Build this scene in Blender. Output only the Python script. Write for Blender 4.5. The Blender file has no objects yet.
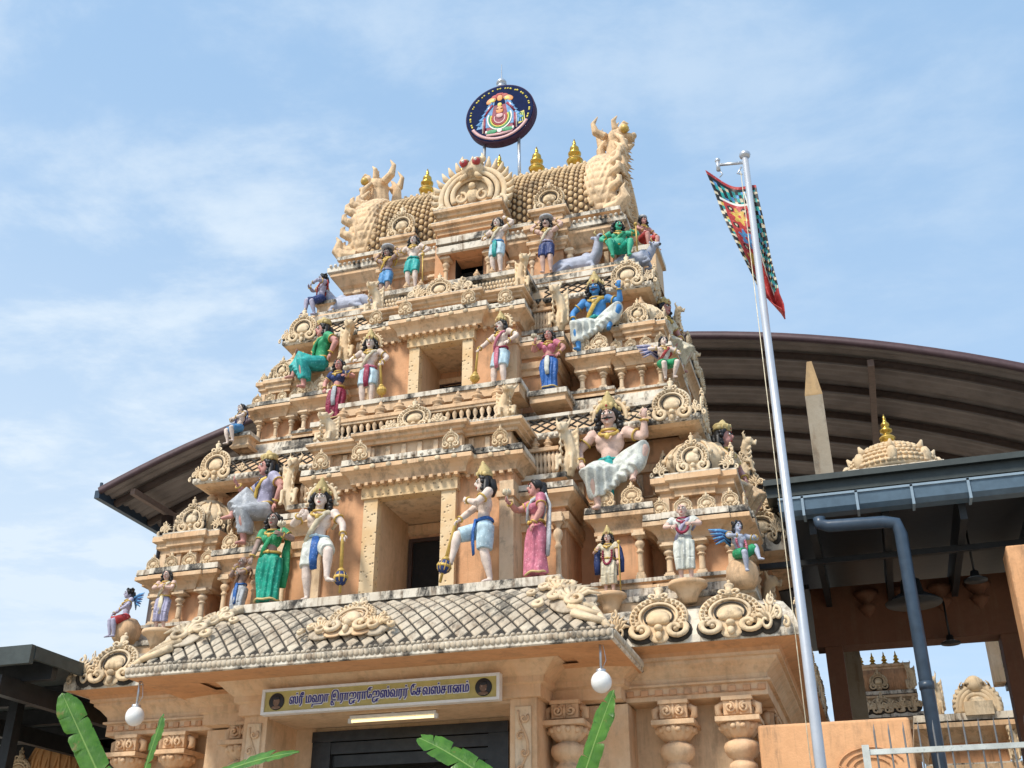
import bpy, math, random
from mathutils import Vector, Matrix, noise
random.seed(7)
PI = math.pi
R = math.radians
SC = bpy.context.scene
COL = SC.collection
def V(*a): return Vector(a)

# ------------------------------------------------------------------ surveyed camera
F_PX, PITCH, HEAD = 1120.0, R(27.5), R(17.5)
EYE = V(5.18, -12.0, 1.6)
def ray(px, py):
    r, u = px-512, 384-py
    f = F_PX*math.cos(PITCH)-u*math.sin(PITCH); z = F_PX*math.sin(PITCH)+u*math.cos(PITCH)
    return V(r*math.cos(HEAD)-f*math.sin(HEAD), r*math.sin(HEAD)+f*math.cos(HEAD), z)
def at(px, py, Y):
    """point of the place on the plane y = Y, from the survey photograph"""
    d = ray(px, py); return EYE + d*((Y-EYE.y)/d.y)
def atx(px, py, X):
    d = ray(px, py); return EYE + d*((X-EYE.x)/d.x)

# ------------------------------------------------------------------ mesh builder
class MB:
    def __init__(s):
        s.v=[]; s.f=[]; s.m=[]; s.sm=[]; s.mi=0; s.X=Matrix(); s.smooth=False
    def add(s, vs, fs, smooth=None, mi=None):
        o=len(s.v); X=s.X
        s.v += [tuple(X@Vector(p)) for p in vs]
        flip = X.determinant()<0
        for f in fs:
            f=[o+i for i in f]
            if flip: f.reverse()
            s.f.append(f); s.m.append(s.mi if mi is None else mi); s.sm.append(s.smooth if smooth is None else smooth)
    def box(s,x0,x1,y0,y1,z0,z1,mi=None):
        s.add([(x0,y0,z0),(x1,y0,z0),(x1,y1,z0),(x0,y1,z0),(x0,y0,z1),(x1,y0,z1),(x1,y1,z1),(x0,y1,z1)],
              [(0,3,2,1),(4,5,6,7),(0,1,5,4),(1,2,6,5),(2,3,7,6),(3,0,4,7)],False,mi)
    def cbox(s,c,d,mi=None):
        s.box(c[0]-d[0]/2,c[0]+d[0]/2,c[1]-d[1]/2,c[1]+d[1]/2,c[2]-d[2]/2,c[2]+d[2]/2,mi)
    def lathe(s,prof,c=(0,0,0),seg=16,mi=None,smooth=True,lob=0,lobn=8):
        vs=[];fs=[];n=len(prof)
        for (r,z) in prof:
            for k in range(seg):
                a=2*PI*k/seg; rr=r*(1+lob*math.cos(a*lobn))
                vs.append((c[0]+rr*math.cos(a),c[1]+rr*math.sin(a),c[2]+z))
        for i in range(n-1):
            for k in range(seg):
                k2=(k+1)%seg
                fs.append((i*seg+k,i*seg+k2,(i+1)*seg+k2,(i+1)*seg+k))
        fs.append(tuple(reversed(range(seg)))); fs.append(tuple((n-1)*seg+k for k in range(seg)))
        s.add(vs,fs,smooth,mi)
    def ball(s,c,r,seg=12,rings=8,mi=None,rot=None):
        if not hasattr(r,'__len__'): r=(r,r,r)
        vs=[];fs=[]
        for i in range(1,rings):
            t=PI*i/rings
            for k in range(seg):
                a=2*PI*k/seg
                vs.append(V(r[0]*math.sin(t)*math.cos(a),r[1]*math.sin(t)*math.sin(a),-r[2]*math.cos(t)))
        vs.append(V(0,0,-r[2])); vs.append(V(0,0,r[2])); b=len(vs)-2
        for i in range(rings-2):
            for k in range(seg):
                k2=(k+1)%seg; fs.append((i*seg+k,i*seg+k2,(i+1)*seg+k2,(i+1)*seg+k))
        for k in range(seg):
            k2=(k+1)%seg; fs.append((b,k2,k)); fs.append((b+1,(rings-2)*seg+k,(rings-2)*seg+k2))
        if rot: vs=[rot@v for v in vs]
        s.add([v+Vector(c) for v in vs],fs,True,mi)
    def tube(s,pts,rad,seg=8,mi=None,smooth=True,flat=None,closed=False):
        """tube through pts; rad number or list; flat=(axis,factor) squashes the section along an axis"""
        pts=[Vector(p) for p in pts]; n=len(pts)
        if not hasattr(rad,'__len__'): rad=[rad]*n
        vs=[];fs=[]; prev=None
        for i,p in enumerate(pts):
            if closed: t=pts[(i+1)%n]-pts[i-1]
            else: t=pts[min(i+1,n-1)]-pts[max(i-1,0)]
            if t.length<1e-9: t=V(0,0,1)
            t.normalize()
            if prev is None:
                a=V(0,0,1) if abs(t.z)<.9 else V(0,1,0)
                u=t.cross(a).normalized()
            else:
                u=prev-t*prev.dot(t)
                if u.length<1e-6: u=t.orthogonal()
                u.normalize()
            prev=u; w=t.cross(u)
            for k in range(seg):
                a=2*PI*k/seg; d=(u*math.cos(a)+w*math.sin(a))*rad[i]
                if flat is not None:
                    ax=Vector(flat[0]); d=d-ax*d.dot(ax)*(1-flat[1])
                vs.append(p+d)
        m=n if closed else n-1
        for i in range(m):
            j=(i+1)%n
            for k in range(seg):
                k2=(k+1)%seg; fs.append((i*seg+k,i*seg+k2,j*seg+k2,j*seg+k))
        if not closed:
            fs.append(tuple(reversed(range(seg)))); fs.append(tuple((n-1)*seg+k for k in range(seg)))
        s.add(vs,fs,smooth,mi)
    def sweep(s,poly,prof,cap_top=True,cap_bot=False,mi=None):
        """closed CCW plan polygon, profile of (out,z[,material]) from bottom to top"""
        n=len(poly); P=[Vector(p) for p in poly]; nor=[]
        for i in range(n):
            e=P[(i+1)%n]-P[i]; nor.append(Vector((e.y,-e.x)).normalized())
        off=[]
        for i in range(n):
            a,b=nor[i-1],nor[i]; off.append((a+b)/(1+a.dot(b)))
        vs=[]
        for q in prof:
            for i in range(n):
                p=P[i]+off[i]*q[0]; vs.append((p.x,p.y,q[1]))
        for j in range(len(prof)-1):
            m=prof[j+1][2] if len(prof[j+1])>2 else mi
            fs=[(j*n+i,j*n+(i+1)%n,(j+1)*n+(i+1)%n,(j+1)*n+i) for i in range(n)]
            ids=sorted({k for f in fs for k in f}); mp={k:i for i,k in enumerate(ids)}
            s.add([vs[k] for k in ids],[[mp[k] for k in f] for f in fs],False,m)
        if cap_top:
            k=(len(prof)-1)*n; s.add(vs[k:k+n],[tuple(range(n))],False,mi)
        if cap_bot: s.add(vs[:n],[tuple(reversed(range(n)))],False,mi)
    def prism(s,out,frame,t,mi=None,smooth=False):
        """outline of (u,v) points CCW seen from +N, extruded t along N; frame=(O,U,V)"""
        O,U,W=[Vector(a) for a in frame]; N=U.cross(W).normalized()*t; n=len(out)
        a=[O+U*p[0]+W*p[1] for p in out]
        s.add(a+[p+N for p in a],[tuple(reversed(range(n))),tuple(range(n,2*n))]+[(i,(i+1)%n,n+(i+1)%n,n+i) for i in range(n)],smooth,mi)
    def grid(s,fn,nu,nv,mi=None,smooth=True,mat=None):
        vs=[fn(i/nu,j/nv) for j in range(nv+1) for i in range(nu+1)]
        w=nu+1
        for j in range(nv):
            for i in range(nu):
                pass
        fs=[(j*w+i,j*w+i+1,(j+1)*w+i+1,(j+1)*w+i) for j in range(nv) for i in range(nu)]
        o=len(s.f); s.add(vs,fs,smooth,mi)
        if mat:
            k=o
            for j in range(nv):
                for i in range(nu):
                    s.m[k]=mat((i+.5)/nu,(j+.5)/nv); k+=1
    def mesh(s,name,mats):
        me=bpy.data.meshes.new(name); me.from_pydata(s.v,[],s.f)
        if not hasattr(mats,'__len__'): mats=[mats]
        for m in mats: me.materials.append(m)
        me.polygons.foreach_set('material_index',[min(i,len(mats)-1) for i in s.m])
        me.polygons.foreach_set('use_smooth',s.sm); me.update()
        return me
    def build(s,name,mats,parent=None,loc=None):
        o=bpy.data.objects.new(name,s.mesh(name,mats)); COL.objects.link(o)
        if parent: o.parent=parent
        if loc is not None: o.location=loc
        return o
def empty(name,loc=(0,0,0),rz=0,s=1):
    o=bpy.data.objects.new(name,None); COL.objects.link(o); o.location=loc; o.rotation_euler=(0,0,rz); o.scale=(s,s,s)
    o.empty_display_size=.2; return o
def tag(o,label=None,cat=None,group=None,kind=None):
    for k,v in (('label',label),('category',cat),('group',group),('kind',kind)):
        if v: o[k]=v
    return o
def place(me,name,parent,loc,rz=0,s=1,sc=None):
    if sc and name!='pot_finial': rz+=random.uniform(-.03,.03); sc=tuple(k*random.uniform(.95,1.05) for k in sc)
    o=bpy.data.objects.new(name,me); COL.objects.link(o); o.parent=parent; o.location=loc; o.rotation_euler=(0,0,rz)
    o.scale=sc if sc else (s,s,s); return o
def copy_tree(o,parent=None):
    c=o.copy(); COL.objects.link(c)
    if parent: c.parent=parent
    for ch in list(o.children): copy_tree(ch,c)
    return c
def fuse(mb,voxel,smooth=2,name='tmp',push=None):
    """weld overlapping shapes into one continuous surface"""
    me=bpy.data.meshes.new(name); me.from_pydata(mb.v,[],mb.f); me.update()
    o=bpy.data.objects.new(name,me); COL.objects.link(o)
    m=o.modifiers.new('r','REMESH'); m.mode='VOXEL'; m.voxel_size=voxel; m.use_smooth_shade=True
    if smooth:
        k=o.modifiers.new('s','SMOOTH'); k.factor=.5; k.iterations=smooth
    dg=bpy.context.evaluated_depsgraph_get(); dg.update()
    r=bpy.data.meshes.new_from_object(o.evaluated_get(dg))
    vs=[v.co.copy() for v in r.vertices]; fs=[tuple(p.vertices) for p in r.polygons]
    if push: vs=[push(v) for v in vs]
    bpy.data.objects.remove(o); bpy.data.meshes.remove(me); bpy.data.meshes.remove(r)
    return vs,fs

# ------------------------------------------------------------------ materials
def newmat(name):
    m=bpy.data.materials.new(name); m.use_nodes=True; nt=m.node_tree
    b=nt.nodes['Principled BSDF']; return m,nt,b
def link(nt,a,b): nt.links.new(a,b)
def nnode(nt,t,**k):
    n=nt.nodes.new(t)
    for a,b in k.items():
        if a in n.inputs.keys(): n.inputs[a].default_value=b
        else: setattr(n,a,b)
    return n
def ramp(nt,src,a,b,lo=0,hi=1):
    n=nt.nodes.new('ShaderNodeMapRange'); n.interpolation_type='SMOOTHSTEP'
    n.inputs[1].default_value=a; n.inputs[2].default_value=b; n.inputs[3].default_value=lo; n.inputs[4].default_value=hi
    link(nt,src,n.inputs[0]); return n.outputs[0]
def mth(nt,op,a,b=None):
    n=nt.nodes.new('ShaderNodeMath'); n.operation=op
    for i,x in enumerate((a,b)):
        if x is None: continue
        if isinstance(x,(int,float)): n.inputs[i].default_value=x
        else: link(nt,x,n.inputs[i])
    return n.outputs[0]
def mixc(nt,fac,a,b,mode='MIX'):
    n=nt.nodes.new('ShaderNodeMix'); n.data_type='RGBA'; n.blend_type=mode
    for i,x in ((0,fac),(6,a),(7,b)):
        if isinstance(x,(int,float)): n.inputs[i].default_value=x
        elif isinstance(x,tuple): n.inputs[i].default_value=(*x[:3],1)
        else: link(nt,x,n.inputs[i])
    return n.outputs[2]
def noise_n(nt,vec,scale,detail=4,rough=.6,dist=0):
    n=nnode(nt,'ShaderNodeTexNoise'); n.inputs['Scale'].default_value=scale; n.inputs['Detail'].default_value=detail
    n.inputs['Roughness'].default_value=rough; n.inputs['Distortion'].default_value=dist
    link(nt,vec,n.inputs['Vector']); return n.outputs['Fac']
def mapping(nt,vec,scale,loc=(0,0,0)):
    n=nt.nodes.new('ShaderNodeMapping'); n.inputs['Scale'].default_value=scale; n.inputs['Location'].default_value=loc
    link(nt,vec,n.inputs['Vector']); return n.outputs[0]
def srgb(r,g,b):
    f=lambda c:(c/255/12.92) if c/255<=.04045 else ((c/255+.055)/1.055)**2.4
    return (f(r),f(g),f(b))
def plaster(name,base,tint=None,mould=.5,streak=.4,top=.6,rough=.8,bump=.25,seed=0,bev=.012,spec=.3,mw=0):
    """painted lime plaster with weather stains, mould patches and rain streaks"""
    m,nt,b=newmat(name)
    pos=nt.nodes.new('ShaderNodeNewGeometry'); P=mapping(nt,pos.outputs['Position'],(1,1,1),(seed*3.1,seed*1.7,seed))
    sep=nt.nodes.new('ShaderNodeSeparateXYZ'); link(nt,pos.outputs['Normal'],sep.inputs[0])
    n1=noise_n(nt,P,1.7,5,.65); n2=noise_n(nt,P,14,4,.7); n3=noise_n(nt,P,5,6,.7,.6)
    st=noise_n(nt,mapping(nt,P,(9,9,.7)),1.0,5,.65)
    tint=tint or tuple(min(1,c*k) for c,k in zip(base,(1.12,1.16,1.22)))
    c=mixc(nt,ramp(nt,n1,.35,.68),base,tint)
    c=mixc(nt,ramp(nt,n2,.3,.75,.0,.28),c,tuple(x*.72 for x in base))
    if streak:
        f=mth(nt,'MULTIPLY',ramp(nt,st,.46,.64),ramp(nt,n3,.36,.58,0,streak))
        c=mixc(nt,f,c,(.20,.135,.085))
    if top:
        f=mth(nt,'MULTIPLY',ramp(nt,sep.outputs[2],.25,.8),ramp(nt,n3,.38,.6,.15,top))
        c=mixc(nt,f,c,(.17,.155,.13))
    if mould:
        f=mth(nt,'MULTIPLY',ramp(nt,noise_n(nt,mapping(nt,P,(1,1,.5)),2.6,8,.72,.3),.52-mw,.63-mw),ramp(nt,n2,.25,.6,mould*.45,mould))
        c=mixc(nt,f,c,(.045,.042,.038))
    link(nt,c,b.inputs['Base Color']); b.inputs['Roughness'].default_value=rough
    b.inputs['Specular IOR Level'].default_value=spec
    bp=nnode(nt,'ShaderNodeBump'); bp.inputs['Strength'].default_value=bump; bp.inputs['Distance'].default_value=.02
    link(nt,mth(nt,'ADD',n2,mth(nt,'MULTIPLY',noise_n(nt,P,55,3,.6),.6)),bp.inputs['Height'])
    if bev:
        bv=nt.nodes.new('ShaderNodeBevel'); bv.samples=3; bv.inputs['Radius'].default_value=bev
        link(nt,bv.outputs[0],bp.inputs['Normal'])
    link(nt,bp.outputs[0],b.inputs['Normal'])
    return m
def paint(name,base,rough=.55,var=.25,dirt=.3,metal=0,spec=.4,scale=9,bump=.1):
    m,nt,b=newmat(name)
    tc=nt.nodes.new('ShaderNodeNewGeometry'); P=tc.outputs['Position']
    n=noise_n(nt,P,scale,5,.65); n2=noise_n(nt,P,scale*4,3,.6)
    c=mixc(nt,ramp(nt,n,.3,.7),tuple(x*(1-var) for x in base),tuple(min(1,x*(1+var*.5)) for x in base))
    if dirt: c=mixc(nt,ramp(nt,n2,.52,.75,0,dirt),c,tuple(x*.25+.02 for x in base))
    link(nt,c,b.inputs['Base Color']); b.inputs['Roughness'].default_value=rough; b.inputs['Metallic'].default_value=metal
    b.inputs['Specular IOR Level'].default_value=spec
    if bump:
        bp=nnode(nt,'ShaderNodeBump'); bp.inputs['Strength'].default_value=bump; bp.inputs['Distance'].default_value=.01
        link(nt,n2,bp.inputs['Height']); link(nt,bp.outputs[0],b.inputs['Normal'])
    return m
M={}
M['wall']=plaster('orange_plaster',(.64,.345,.18),mould=.2,streak=.45,top=.4)
M['trim']=plaster('peach_plaster',(.72,.46,.26),tint=(.77,.56,.36),mould=.4,streak=.42,top=.75,seed=1)
M['cream']=plaster('cream_plaster',(.74,.53,.33),tint=(.78,.61,.43),mould=.4,streak=.45,top=.6,seed=2)
M['pale']=plaster('weathered_white_plaster',(.70,.62,.50),mould=1.0,streak=.9,top=.8,seed=3,mw=.03)
M['orn']=plaster('ornament_plaster',(.75,.555,.34),tint=(.79,.65,.46),mould=.45,streak=.25,top=.35,seed=4,bev=.006)
M['lion']=plaster('lion_plaster',(.74,.52,.31),mould=.4,streak=.5,top=.4,seed=5,bev=0)
M['base']=plaster('base_plaster',(.73,.46,.26),tint=(.78,.56,.36),mould=.15,streak=.25,top=.4,seed=6)
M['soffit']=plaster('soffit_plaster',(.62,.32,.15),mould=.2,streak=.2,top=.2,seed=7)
M['scale']=plaster('scale_plaster',(.52,.43,.32),tint=(.62,.54,.42),mould=.8,streak=.7,top=.4,seed=8,bev=.006)
M['grime_shade']=paint('black_grime_shade',(.05,.042,.034),.9,.4,.2)  # groove dirt and dark joints, plus painted shade in crevices and behind balusters
M['dark']=paint('dark_interior',(.012,.012,.012),.8)
M['reveal']=plaster('reveal_plaster',(.64,.44,.27),mould=.1,streak=.2,top=.1,seed=9)
M['gold']=paint('gold_leaf',(.68,.42,.08),.28,.2,.35,.85)
M['goldp']=paint('gold_paint',(.60,.40,.10),.45,.3,.4,.15)
M['goldd']=paint('dull_gold_paint',(.60,.46,.20),.6,.25,.4)
M['black']=paint('black_paint',(.018,.016,.016),.45,.3,.1)
M['white']=paint('white_paint',(.78,.76,.72),.5,.1,.2)
M['eye']=paint('eye_white',(.75,.74,.7),.4,.05,0)
M['lip']=paint('red_lip_paint',(.42,.05,.05),.4)
M['metal']=paint('galvanised_steel',(.55,.57,.6),.35,.12,.12,.7)
M['pole']=paint('aluminium_pole',(.50,.53,.58),.42,.1,.1,.4,scale=3)
M['gutter']=paint('blue_grey_gutter',(.085,.135,.185),.4,.15,.2)
M['pipe']=paint('slate_blue_pipe',(.04,.065,.10),.35,.2,.25)
M['steel_dark']=paint('dark_roof_steel',(.018,.02,.022),.5,.3,.2)
M['roof_green']=paint('dark_green_roof_sheet',(.05,.062,.06),.5,.2,.2)
M['brown_sheet']=paint('brown_roof_sheet',(.27,.225,.205),.6,.25,.25,scale=2)
M['brown_steel']=paint('brown_purlin',(.06,.036,.028),.6,.25,.2)
M['brown_fascia']=paint('plum_fascia',(.08,.045,.05),.5,.2,.1)
M['granite']=plaster('grey_granite',(.34,.29,.22),mould=.35,streak=.6,top=.3,seed=11,bev=0)
M['concrete']=plaster('brown_concrete',(.15,.065,.035),mould=.1,streak=.3,top=.2,seed=12)
M['orangewall']=plaster('orange_wall_paint',(.66,.35,.17),mould=.2,streak=.6,top=.2,seed=13)
M['globe']=paint('white_glass',(.8,.8,.78),.2,.05,.1)
M['blackstone']=paint('black_granite',(.022,.022,.022),.35,.4,.2)
M['base2']=plaster('cream_base_plaster',(.74,.52,.32),mould=.2,streak=.3,top=.2,seed=24)
M['ribgap']=paint('dark_roof_plaster',(.16,.10,.055),.9,.4,.3)  # dark brown tone between the barrel roof ribs
M['rib']=plaster('roof_rib_plaster',(.66,.46,.25),mould=.5,streak=.5,top=.5,seed=21,bev=0)
M['granite_tip']=plaster('ochre_stone_tip',(.42,.28,.14),mould=.2,streak=.4,top=.2,seed=22,bev=0)
M['shell']=plaster('orange_shell_plaster',(.66,.36,.15),mould=.15,streak=.2,top=.2,seed=23,bev=0)
M['signyellow']=paint('yellow_sign_board',(.50,.40,.13),.5,.15,.15)
M['ink']=paint('violet_blue_letter_paint',(.035,.03,.22),.4,.1,0)
M['signnavy']=paint('navy_sign_face',(.012,.022,.075),.85,.2,.1,0,.08)
M['plumrim']=paint('plum_sign_rim',(.075,.04,.075),.7,.2,.15,0,.15)
M['signyel2']=paint('sign_yellow',(.65,.55,.08),.5,.1,0); M['signpink']=paint('sign_pink',(.6,.36,.36),.5,.1,0); M['signorange']=paint('sign_orange',(.65,.25,.05),.5,.1,0)
M['brown_purlin2']=paint('light_brown_purlin',(.22,.15,.12),.6,.2,.2)
M['gutter2']=paint('pale_gutter_strap',(.24,.32,.39),.4,.1,.1)
def tube_mat():
    m,nt,b=newmat('lit_tube'); b.inputs['Emission Color'].default_value=(1,.80,.40,1); b.inputs['Emission Strength'].default_value=.75; b.inputs['Base Color'].default_value=(.8,.75,.6,1); return m
M['tube']=tube_mat()
def carve():
    m,nt,b=newmat('vine_carved_plaster'); g=nt.nodes.new('ShaderNodeNewGeometry'); P=g.outputs['Position']
    w=nnode(nt,'ShaderNodeTexWave'); w.inputs['Scale'].default_value=2.2; w.inputs['Distortion'].default_value=7; w.inputs['Detail'].default_value=2; w.inputs['Detail Scale'].default_value=2.2; link(nt,P,w.inputs['Vector'])
    f=ramp(nt,w.outputs['Fac'],.35,.6); link(nt,mixc(nt,f,(.56,.27,.14),(.66,.52,.36)),b.inputs['Base Color']); b.inputs['Roughness'].default_value=.8
    bp=nnode(nt,'ShaderNodeBump'); bp.inputs['Strength'].default_value=.8; bp.inputs['Distance'].default_value=.03; link(nt,f,bp.inputs['Height']); link(nt,bp.outputs[0],b.inputs['Normal']); return m
M['jambcarve']=carve()
def banana_mat():
    m,nt,b=newmat('banana_leaf'); g=nt.nodes.new('ShaderNodeNewGeometry')
    c=mixc(nt,ramp(nt,noise_n(nt,g.outputs['Position'],9,4),.3,.7),(.03,.12,.012),(.075,.21,.022)); c=mixc(nt,ramp(nt,noise_n(nt,g.outputs['Position'],6,5,.7),.60,.70,0,.8),c,(.20,.13,.04)); link(nt,c,b.inputs['Base Color']); b.inputs['Roughness'].default_value=.35
    tr=nt.nodes.new('ShaderNodeBsdfTranslucent'); tr.inputs[0].default_value=(.18,.42,.03,1); mx=nt.nodes.new('ShaderNodeMixShader'); mx.inputs[0].default_value=.28
    link(nt,b.outputs[0],mx.inputs[1]); link(nt,tr.outputs[0],mx.inputs[2]); link(nt,mx.outputs[0],nt.nodes['Material Output'].inputs[0])
    bp=nnode(nt,'ShaderNodeBump'); bp.inputs['Strength'].default_value=.3; bp.inputs['Distance'].default_value=.01
    link(nt,noise_n(nt,mapping(nt,g.outputs['Position'],(60,60,8)),1,2),bp.inputs['Height']); link(nt,bp.outputs[0],b.inputs['Normal']); return m
M['banana']=banana_mat(); M['bananarib']=paint('leaf_midrib',(.16,.28,.06),.5,.15,.1); M['bananastem']=paint('banana_stem',(.12,.17,.05),.5,.3,.3)
M['barmetal']=paint('grey_bar_metal',(.20,.20,.20),.5,.2,.2,.3)
M['railpaint']=paint('chalky_rail_paint',(.55,.58,.55),.6,.2,.45)
M['ground']=paint('dusty_ground',(.36,.31,.24),.9,.25,.3,0,.2,1.5); 
def pav():
    m,nt,b=newmat('concrete_pavers'); g=nt.nodes.new('ShaderNodeNewGeometry'); P=g.outputs['Position']
    br=nnode(nt,'ShaderNodeTexBrick'); br.inputs['Scale'].default_value=1.6; br.inputs['Color1'].default_value=(.52,.46,.38,1); br.inputs['Color2'].default_value=(.46,.41,.34,1); br.inputs['Mortar'].default_value=(.12,.11,.1,1); link(nt,P,br.inputs['Vector'])
    link(nt,mixc(nt,ramp(nt,noise_n(nt,P,2,5),.35,.7,0,.35),br.outputs[0],(.15,.13,.11)),b.inputs['Base Color']); b.inputs['Roughness'].default_value=.85; return m
M['paving']=pav()
# ================================================================== THE TEMPLE TOWER
YC = 3.7
TOWER = tag(empty('temple_tower',(0,0,0)),'tall tapering peach temple gateway tower crowded with painted statues, arched roof on top','temple tower')
def rect(x0,x1,y0,y1): return [(x0,y0),(x1,y0),(x1,y1),(x0,y1)]
TR=[M['wall'],M['trim'],M['pale'],M['grime_shade'],M['orn'],M['cream']]   # slots 0..5
WALL,TRIM,PALE,GRIME_SHADE,ORN,CREAM=range(6)
def kapota(z,h,o):
    """flared eave: soft S soffit, pale weathered slab on top"""
    return [(0,z,TRIM),(o*.28,z,TRIM),(o*.30,z+h*.10,TRIM),(o*.38,z+h*.22,TRIM),(o*.60,z+h*.36,TRIM),(o*.90,z+h*.46,TRIM),(o,z+h*.48,TRIM),
            (o,z+h*.66,TRIM),(o*.93,z+h*.67,GRIME_SHADE),(o*.93,z+h*.72,GRIME_SHADE),(o*.97,z+h*.72,PALE),(o*.94,z+h*.98,PALE),(o*.55,z+h,PALE),(0,z+h*1.02,PALE)]  # black strip under the slab: crevice shade put into the colour
def steps(z,h,o,n=3):
    q=[(0,z,TRIM)]
    for i in range(n):
        q+=[(o*(i+1)/n,z+h*i/n+.002*(i>0),TRIM),(o*(i+1)/n,z+h*(i+.8)/n,TRIM)]
    q+=[(o,z+h,PALE),(0,z+h+.004,PALE)]
    return q
def plinth(z,h,o):
    return [(o,z,TRIM),(o,z+h*.3,TRIM),(o*.7,z+h*.36,TRIM),(o*.7,z+h*.55,TRIM),(o*1.02,z+h*.62,TRIM),(o*1.02,z+h,PALE),(0,z+h+.003,PALE)]

# ---- ornaments modelled once: lie in the xz plane, front to -y, one unit tall
def spiral(c,r0,r1,turn,a0,n=22,y=-.02):
    pts=[]
    for i in range(n+1):
        t=i/n; a=a0+turn*t; r=r0+(r1-r0)*t
        pts.append((c[0]+r*math.cos(a),y-.05*t,c[1]+r*math.sin(a)))
    return pts
FL=((0,1,0),.6)
def medallion_mb():
    b=MB()
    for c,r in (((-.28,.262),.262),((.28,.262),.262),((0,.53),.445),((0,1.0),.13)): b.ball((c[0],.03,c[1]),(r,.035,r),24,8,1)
    b.ball((0,.015,.54),(.40,.04,.37),20,8,0); b.ball((0,.02,.2),(.2,.03,.2),14,6,0)
    b.tube([(.235*math.sin(R(k)),-.035,.54+.22*math.cos(R(k))) for k in range(-125,126,10)],.018,6,1,flat=FL)
    for s in (-1,1):
        b.tube(spiral((.28*s,.25),.20,.04,s*-2.6*PI,PI*.5),[.055+.0*i for i in range(18)]+[.05,.045,.04,.035,.02],8,0,flat=FL)
        b.ball((.28*s,-.03,.25),(.05,.05,.05),8,6,0)
        b.tube(spiral((.11*s,.99),.09,.02,s*-2*PI,-PI/2,12),.028,6,0,flat=FL)
    arch=[(.43*math.sin(a),-.02,.54+.40*math.cos(a)) for a in [R(k) for k in range(-128,129,8)]]
    b.tube(arch,.06,8,0,flat=FL)
    arch=[(.31*math.sin(a),-.045,.54+.29*math.cos(a)) for a in [R(k) for k in range(-135,136,9)]]
    b.tube(arch,.03,6,0,flat=FL)
    for k in range(-120,121,12):
        a=R(k); b.ball((.43*math.sin(a),-.06,.54+.40*math.cos(a)),(.028,.03,.028),6,5,0)
    for k in range(-100,101,20):
        a=R(k); b.ball((.37*math.sin(a),-.035,.54+.345*math.cos(a)),(.03,.03,.03),6,5,0)
    b.ball((0,-.02,.52),(.19,.08,.17),14,8,0); b.ball((-.1,-.02,.46),(.1,.07,.1),10,6,0); b.ball((.1,-.02,.46),(.1,.07,.1),10,6,0)
    b.ball((0,-.05,.28),(.075,.07,.075),10,7,0); b.ball((0,-.03,.14),(.06,.05,.1),8,6,0)
    b.tube([(0,0,.9),(0,-.01,1.05),(0,0,1.16)],[.09,.05,.07],8,0); b.ball((0,0,1.17),(.085,.06,.07),10,6,0); b.ball((0,0,1.27),(.03,.03,.05),8,5,0)
    return b
def leafcurl_mb():
    """running acanthus scroll for corners: origin bottom left, one unit tall, growing to +x"""
    b=MB()
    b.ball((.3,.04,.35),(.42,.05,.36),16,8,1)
    for c,r,t in (((.22,.28),.22,-2.4*PI),((.6,.45),.16,-2.2*PI),((.45,.75),.13,2*PI),((.85,.22),.13,-2*PI)):
        b.tube(spiral(c,r,.03,t,PI*.6,20),[.055]*10+[.045]*6+[.035]*5,7,0,flat=FL)
    for k in range(7):
        a=R(20+k*22); b.tube([(.3,0,.3),(.3+.3*math.cos(a),-.05,.3+.3*math.sin(a)),(.3+.5*math.cos(a+.25),-.01,.3+.5*math.sin(a+.25))],[.03,.06,.012],6,0,flat=FL)
    return b
def makara_mb():
    """rearing leafy beast bracket, one unit tall"""
    b=MB()
    b.tube([(0,.05,0),(.05,0,.2),(.12,-.02,.42),(.06,-.05,.66),(-.04,-.10,.84)],[.15,.15,.13,.12,.11],10)
    b.ball((-.03,-.15,.86),(.13,.15,.12),12,8); b.tube([(-.03,-.22,.84),(-.04,-.33,.78),(-.03,-.36,.88)],[.07,.05,.03],8)
    for s in (-1,1):
        b.ball((-.03+.09*s,-.22,.91),.04,8,6); b.tube([(-.03+.09*s,-.08,.93),(-.03+.15*s,-.04,1.05),(-.03+.12*s,-.1,1.12)],[.045,.03,.01],6)
        b.tube([(.1*s,-.05,.35),(.16*s,-.18,.3),(.15*s,-.2,.1),(.15*s,-.26,.02)],[.06,.05,.04,.045],8)
    for k in range(6):
        z=.12+k*.13; b.tube([(.13,.02,z),(.26,.0,z+.06),(.27,-.02,z+.16)],[.06,.05,.012],6)
        b.tube([(-.05,-.12,z),(-.08,-.2,z+.05),(-.06,-.2,z+.12)],[.04,.035,.012],6)
    vs,fs=fuse(b,.018,1); o=MB(); o.add(vs,fs,True); return o
def column_mb():
    """small moulded column one unit tall"""
    b=MB()
    b.box(-.16,.16,-.16,.16,0,.08); b.box(-.125,.125,-.125,.125,.08,.14)
    b.lathe([(.10,.14),(.095,.2),(.085,.5),(.085,.56),(.12,.57),(.12,.60),(.085,.62),(.085,.66),(.14,.70),(.165,.75),(.14,.80),(.085,.82),(.085,.85),(.17,.89),(.19,.90)],(0,0,0),16)
    b.box(-.22,.22,-.22,.22,.90,.96); b.box(-.17,.17,-.17,.17,.96,1.03)
    return b
ME_MED=medallion_mb().mesh('medallion',[M['orn'],M['grime_shade']])  # second slot outlines the relief: groove dirt and crevice shade in one black
ME_ANT=medallion_mb().mesh('antefix',[M['orn'],M['trim']])
ME_CURL=leafcurl_mb().mesh('leaf_scroll',[M['orn'],M['grime_shade']])
ME_CURLP=leafcurl_mb().mesh('leaf_scroll_plain',[M['orn'],M['scale']])
ME_MAK=makara_mb().mesh('leafy_beast',[M['orn']])
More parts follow.
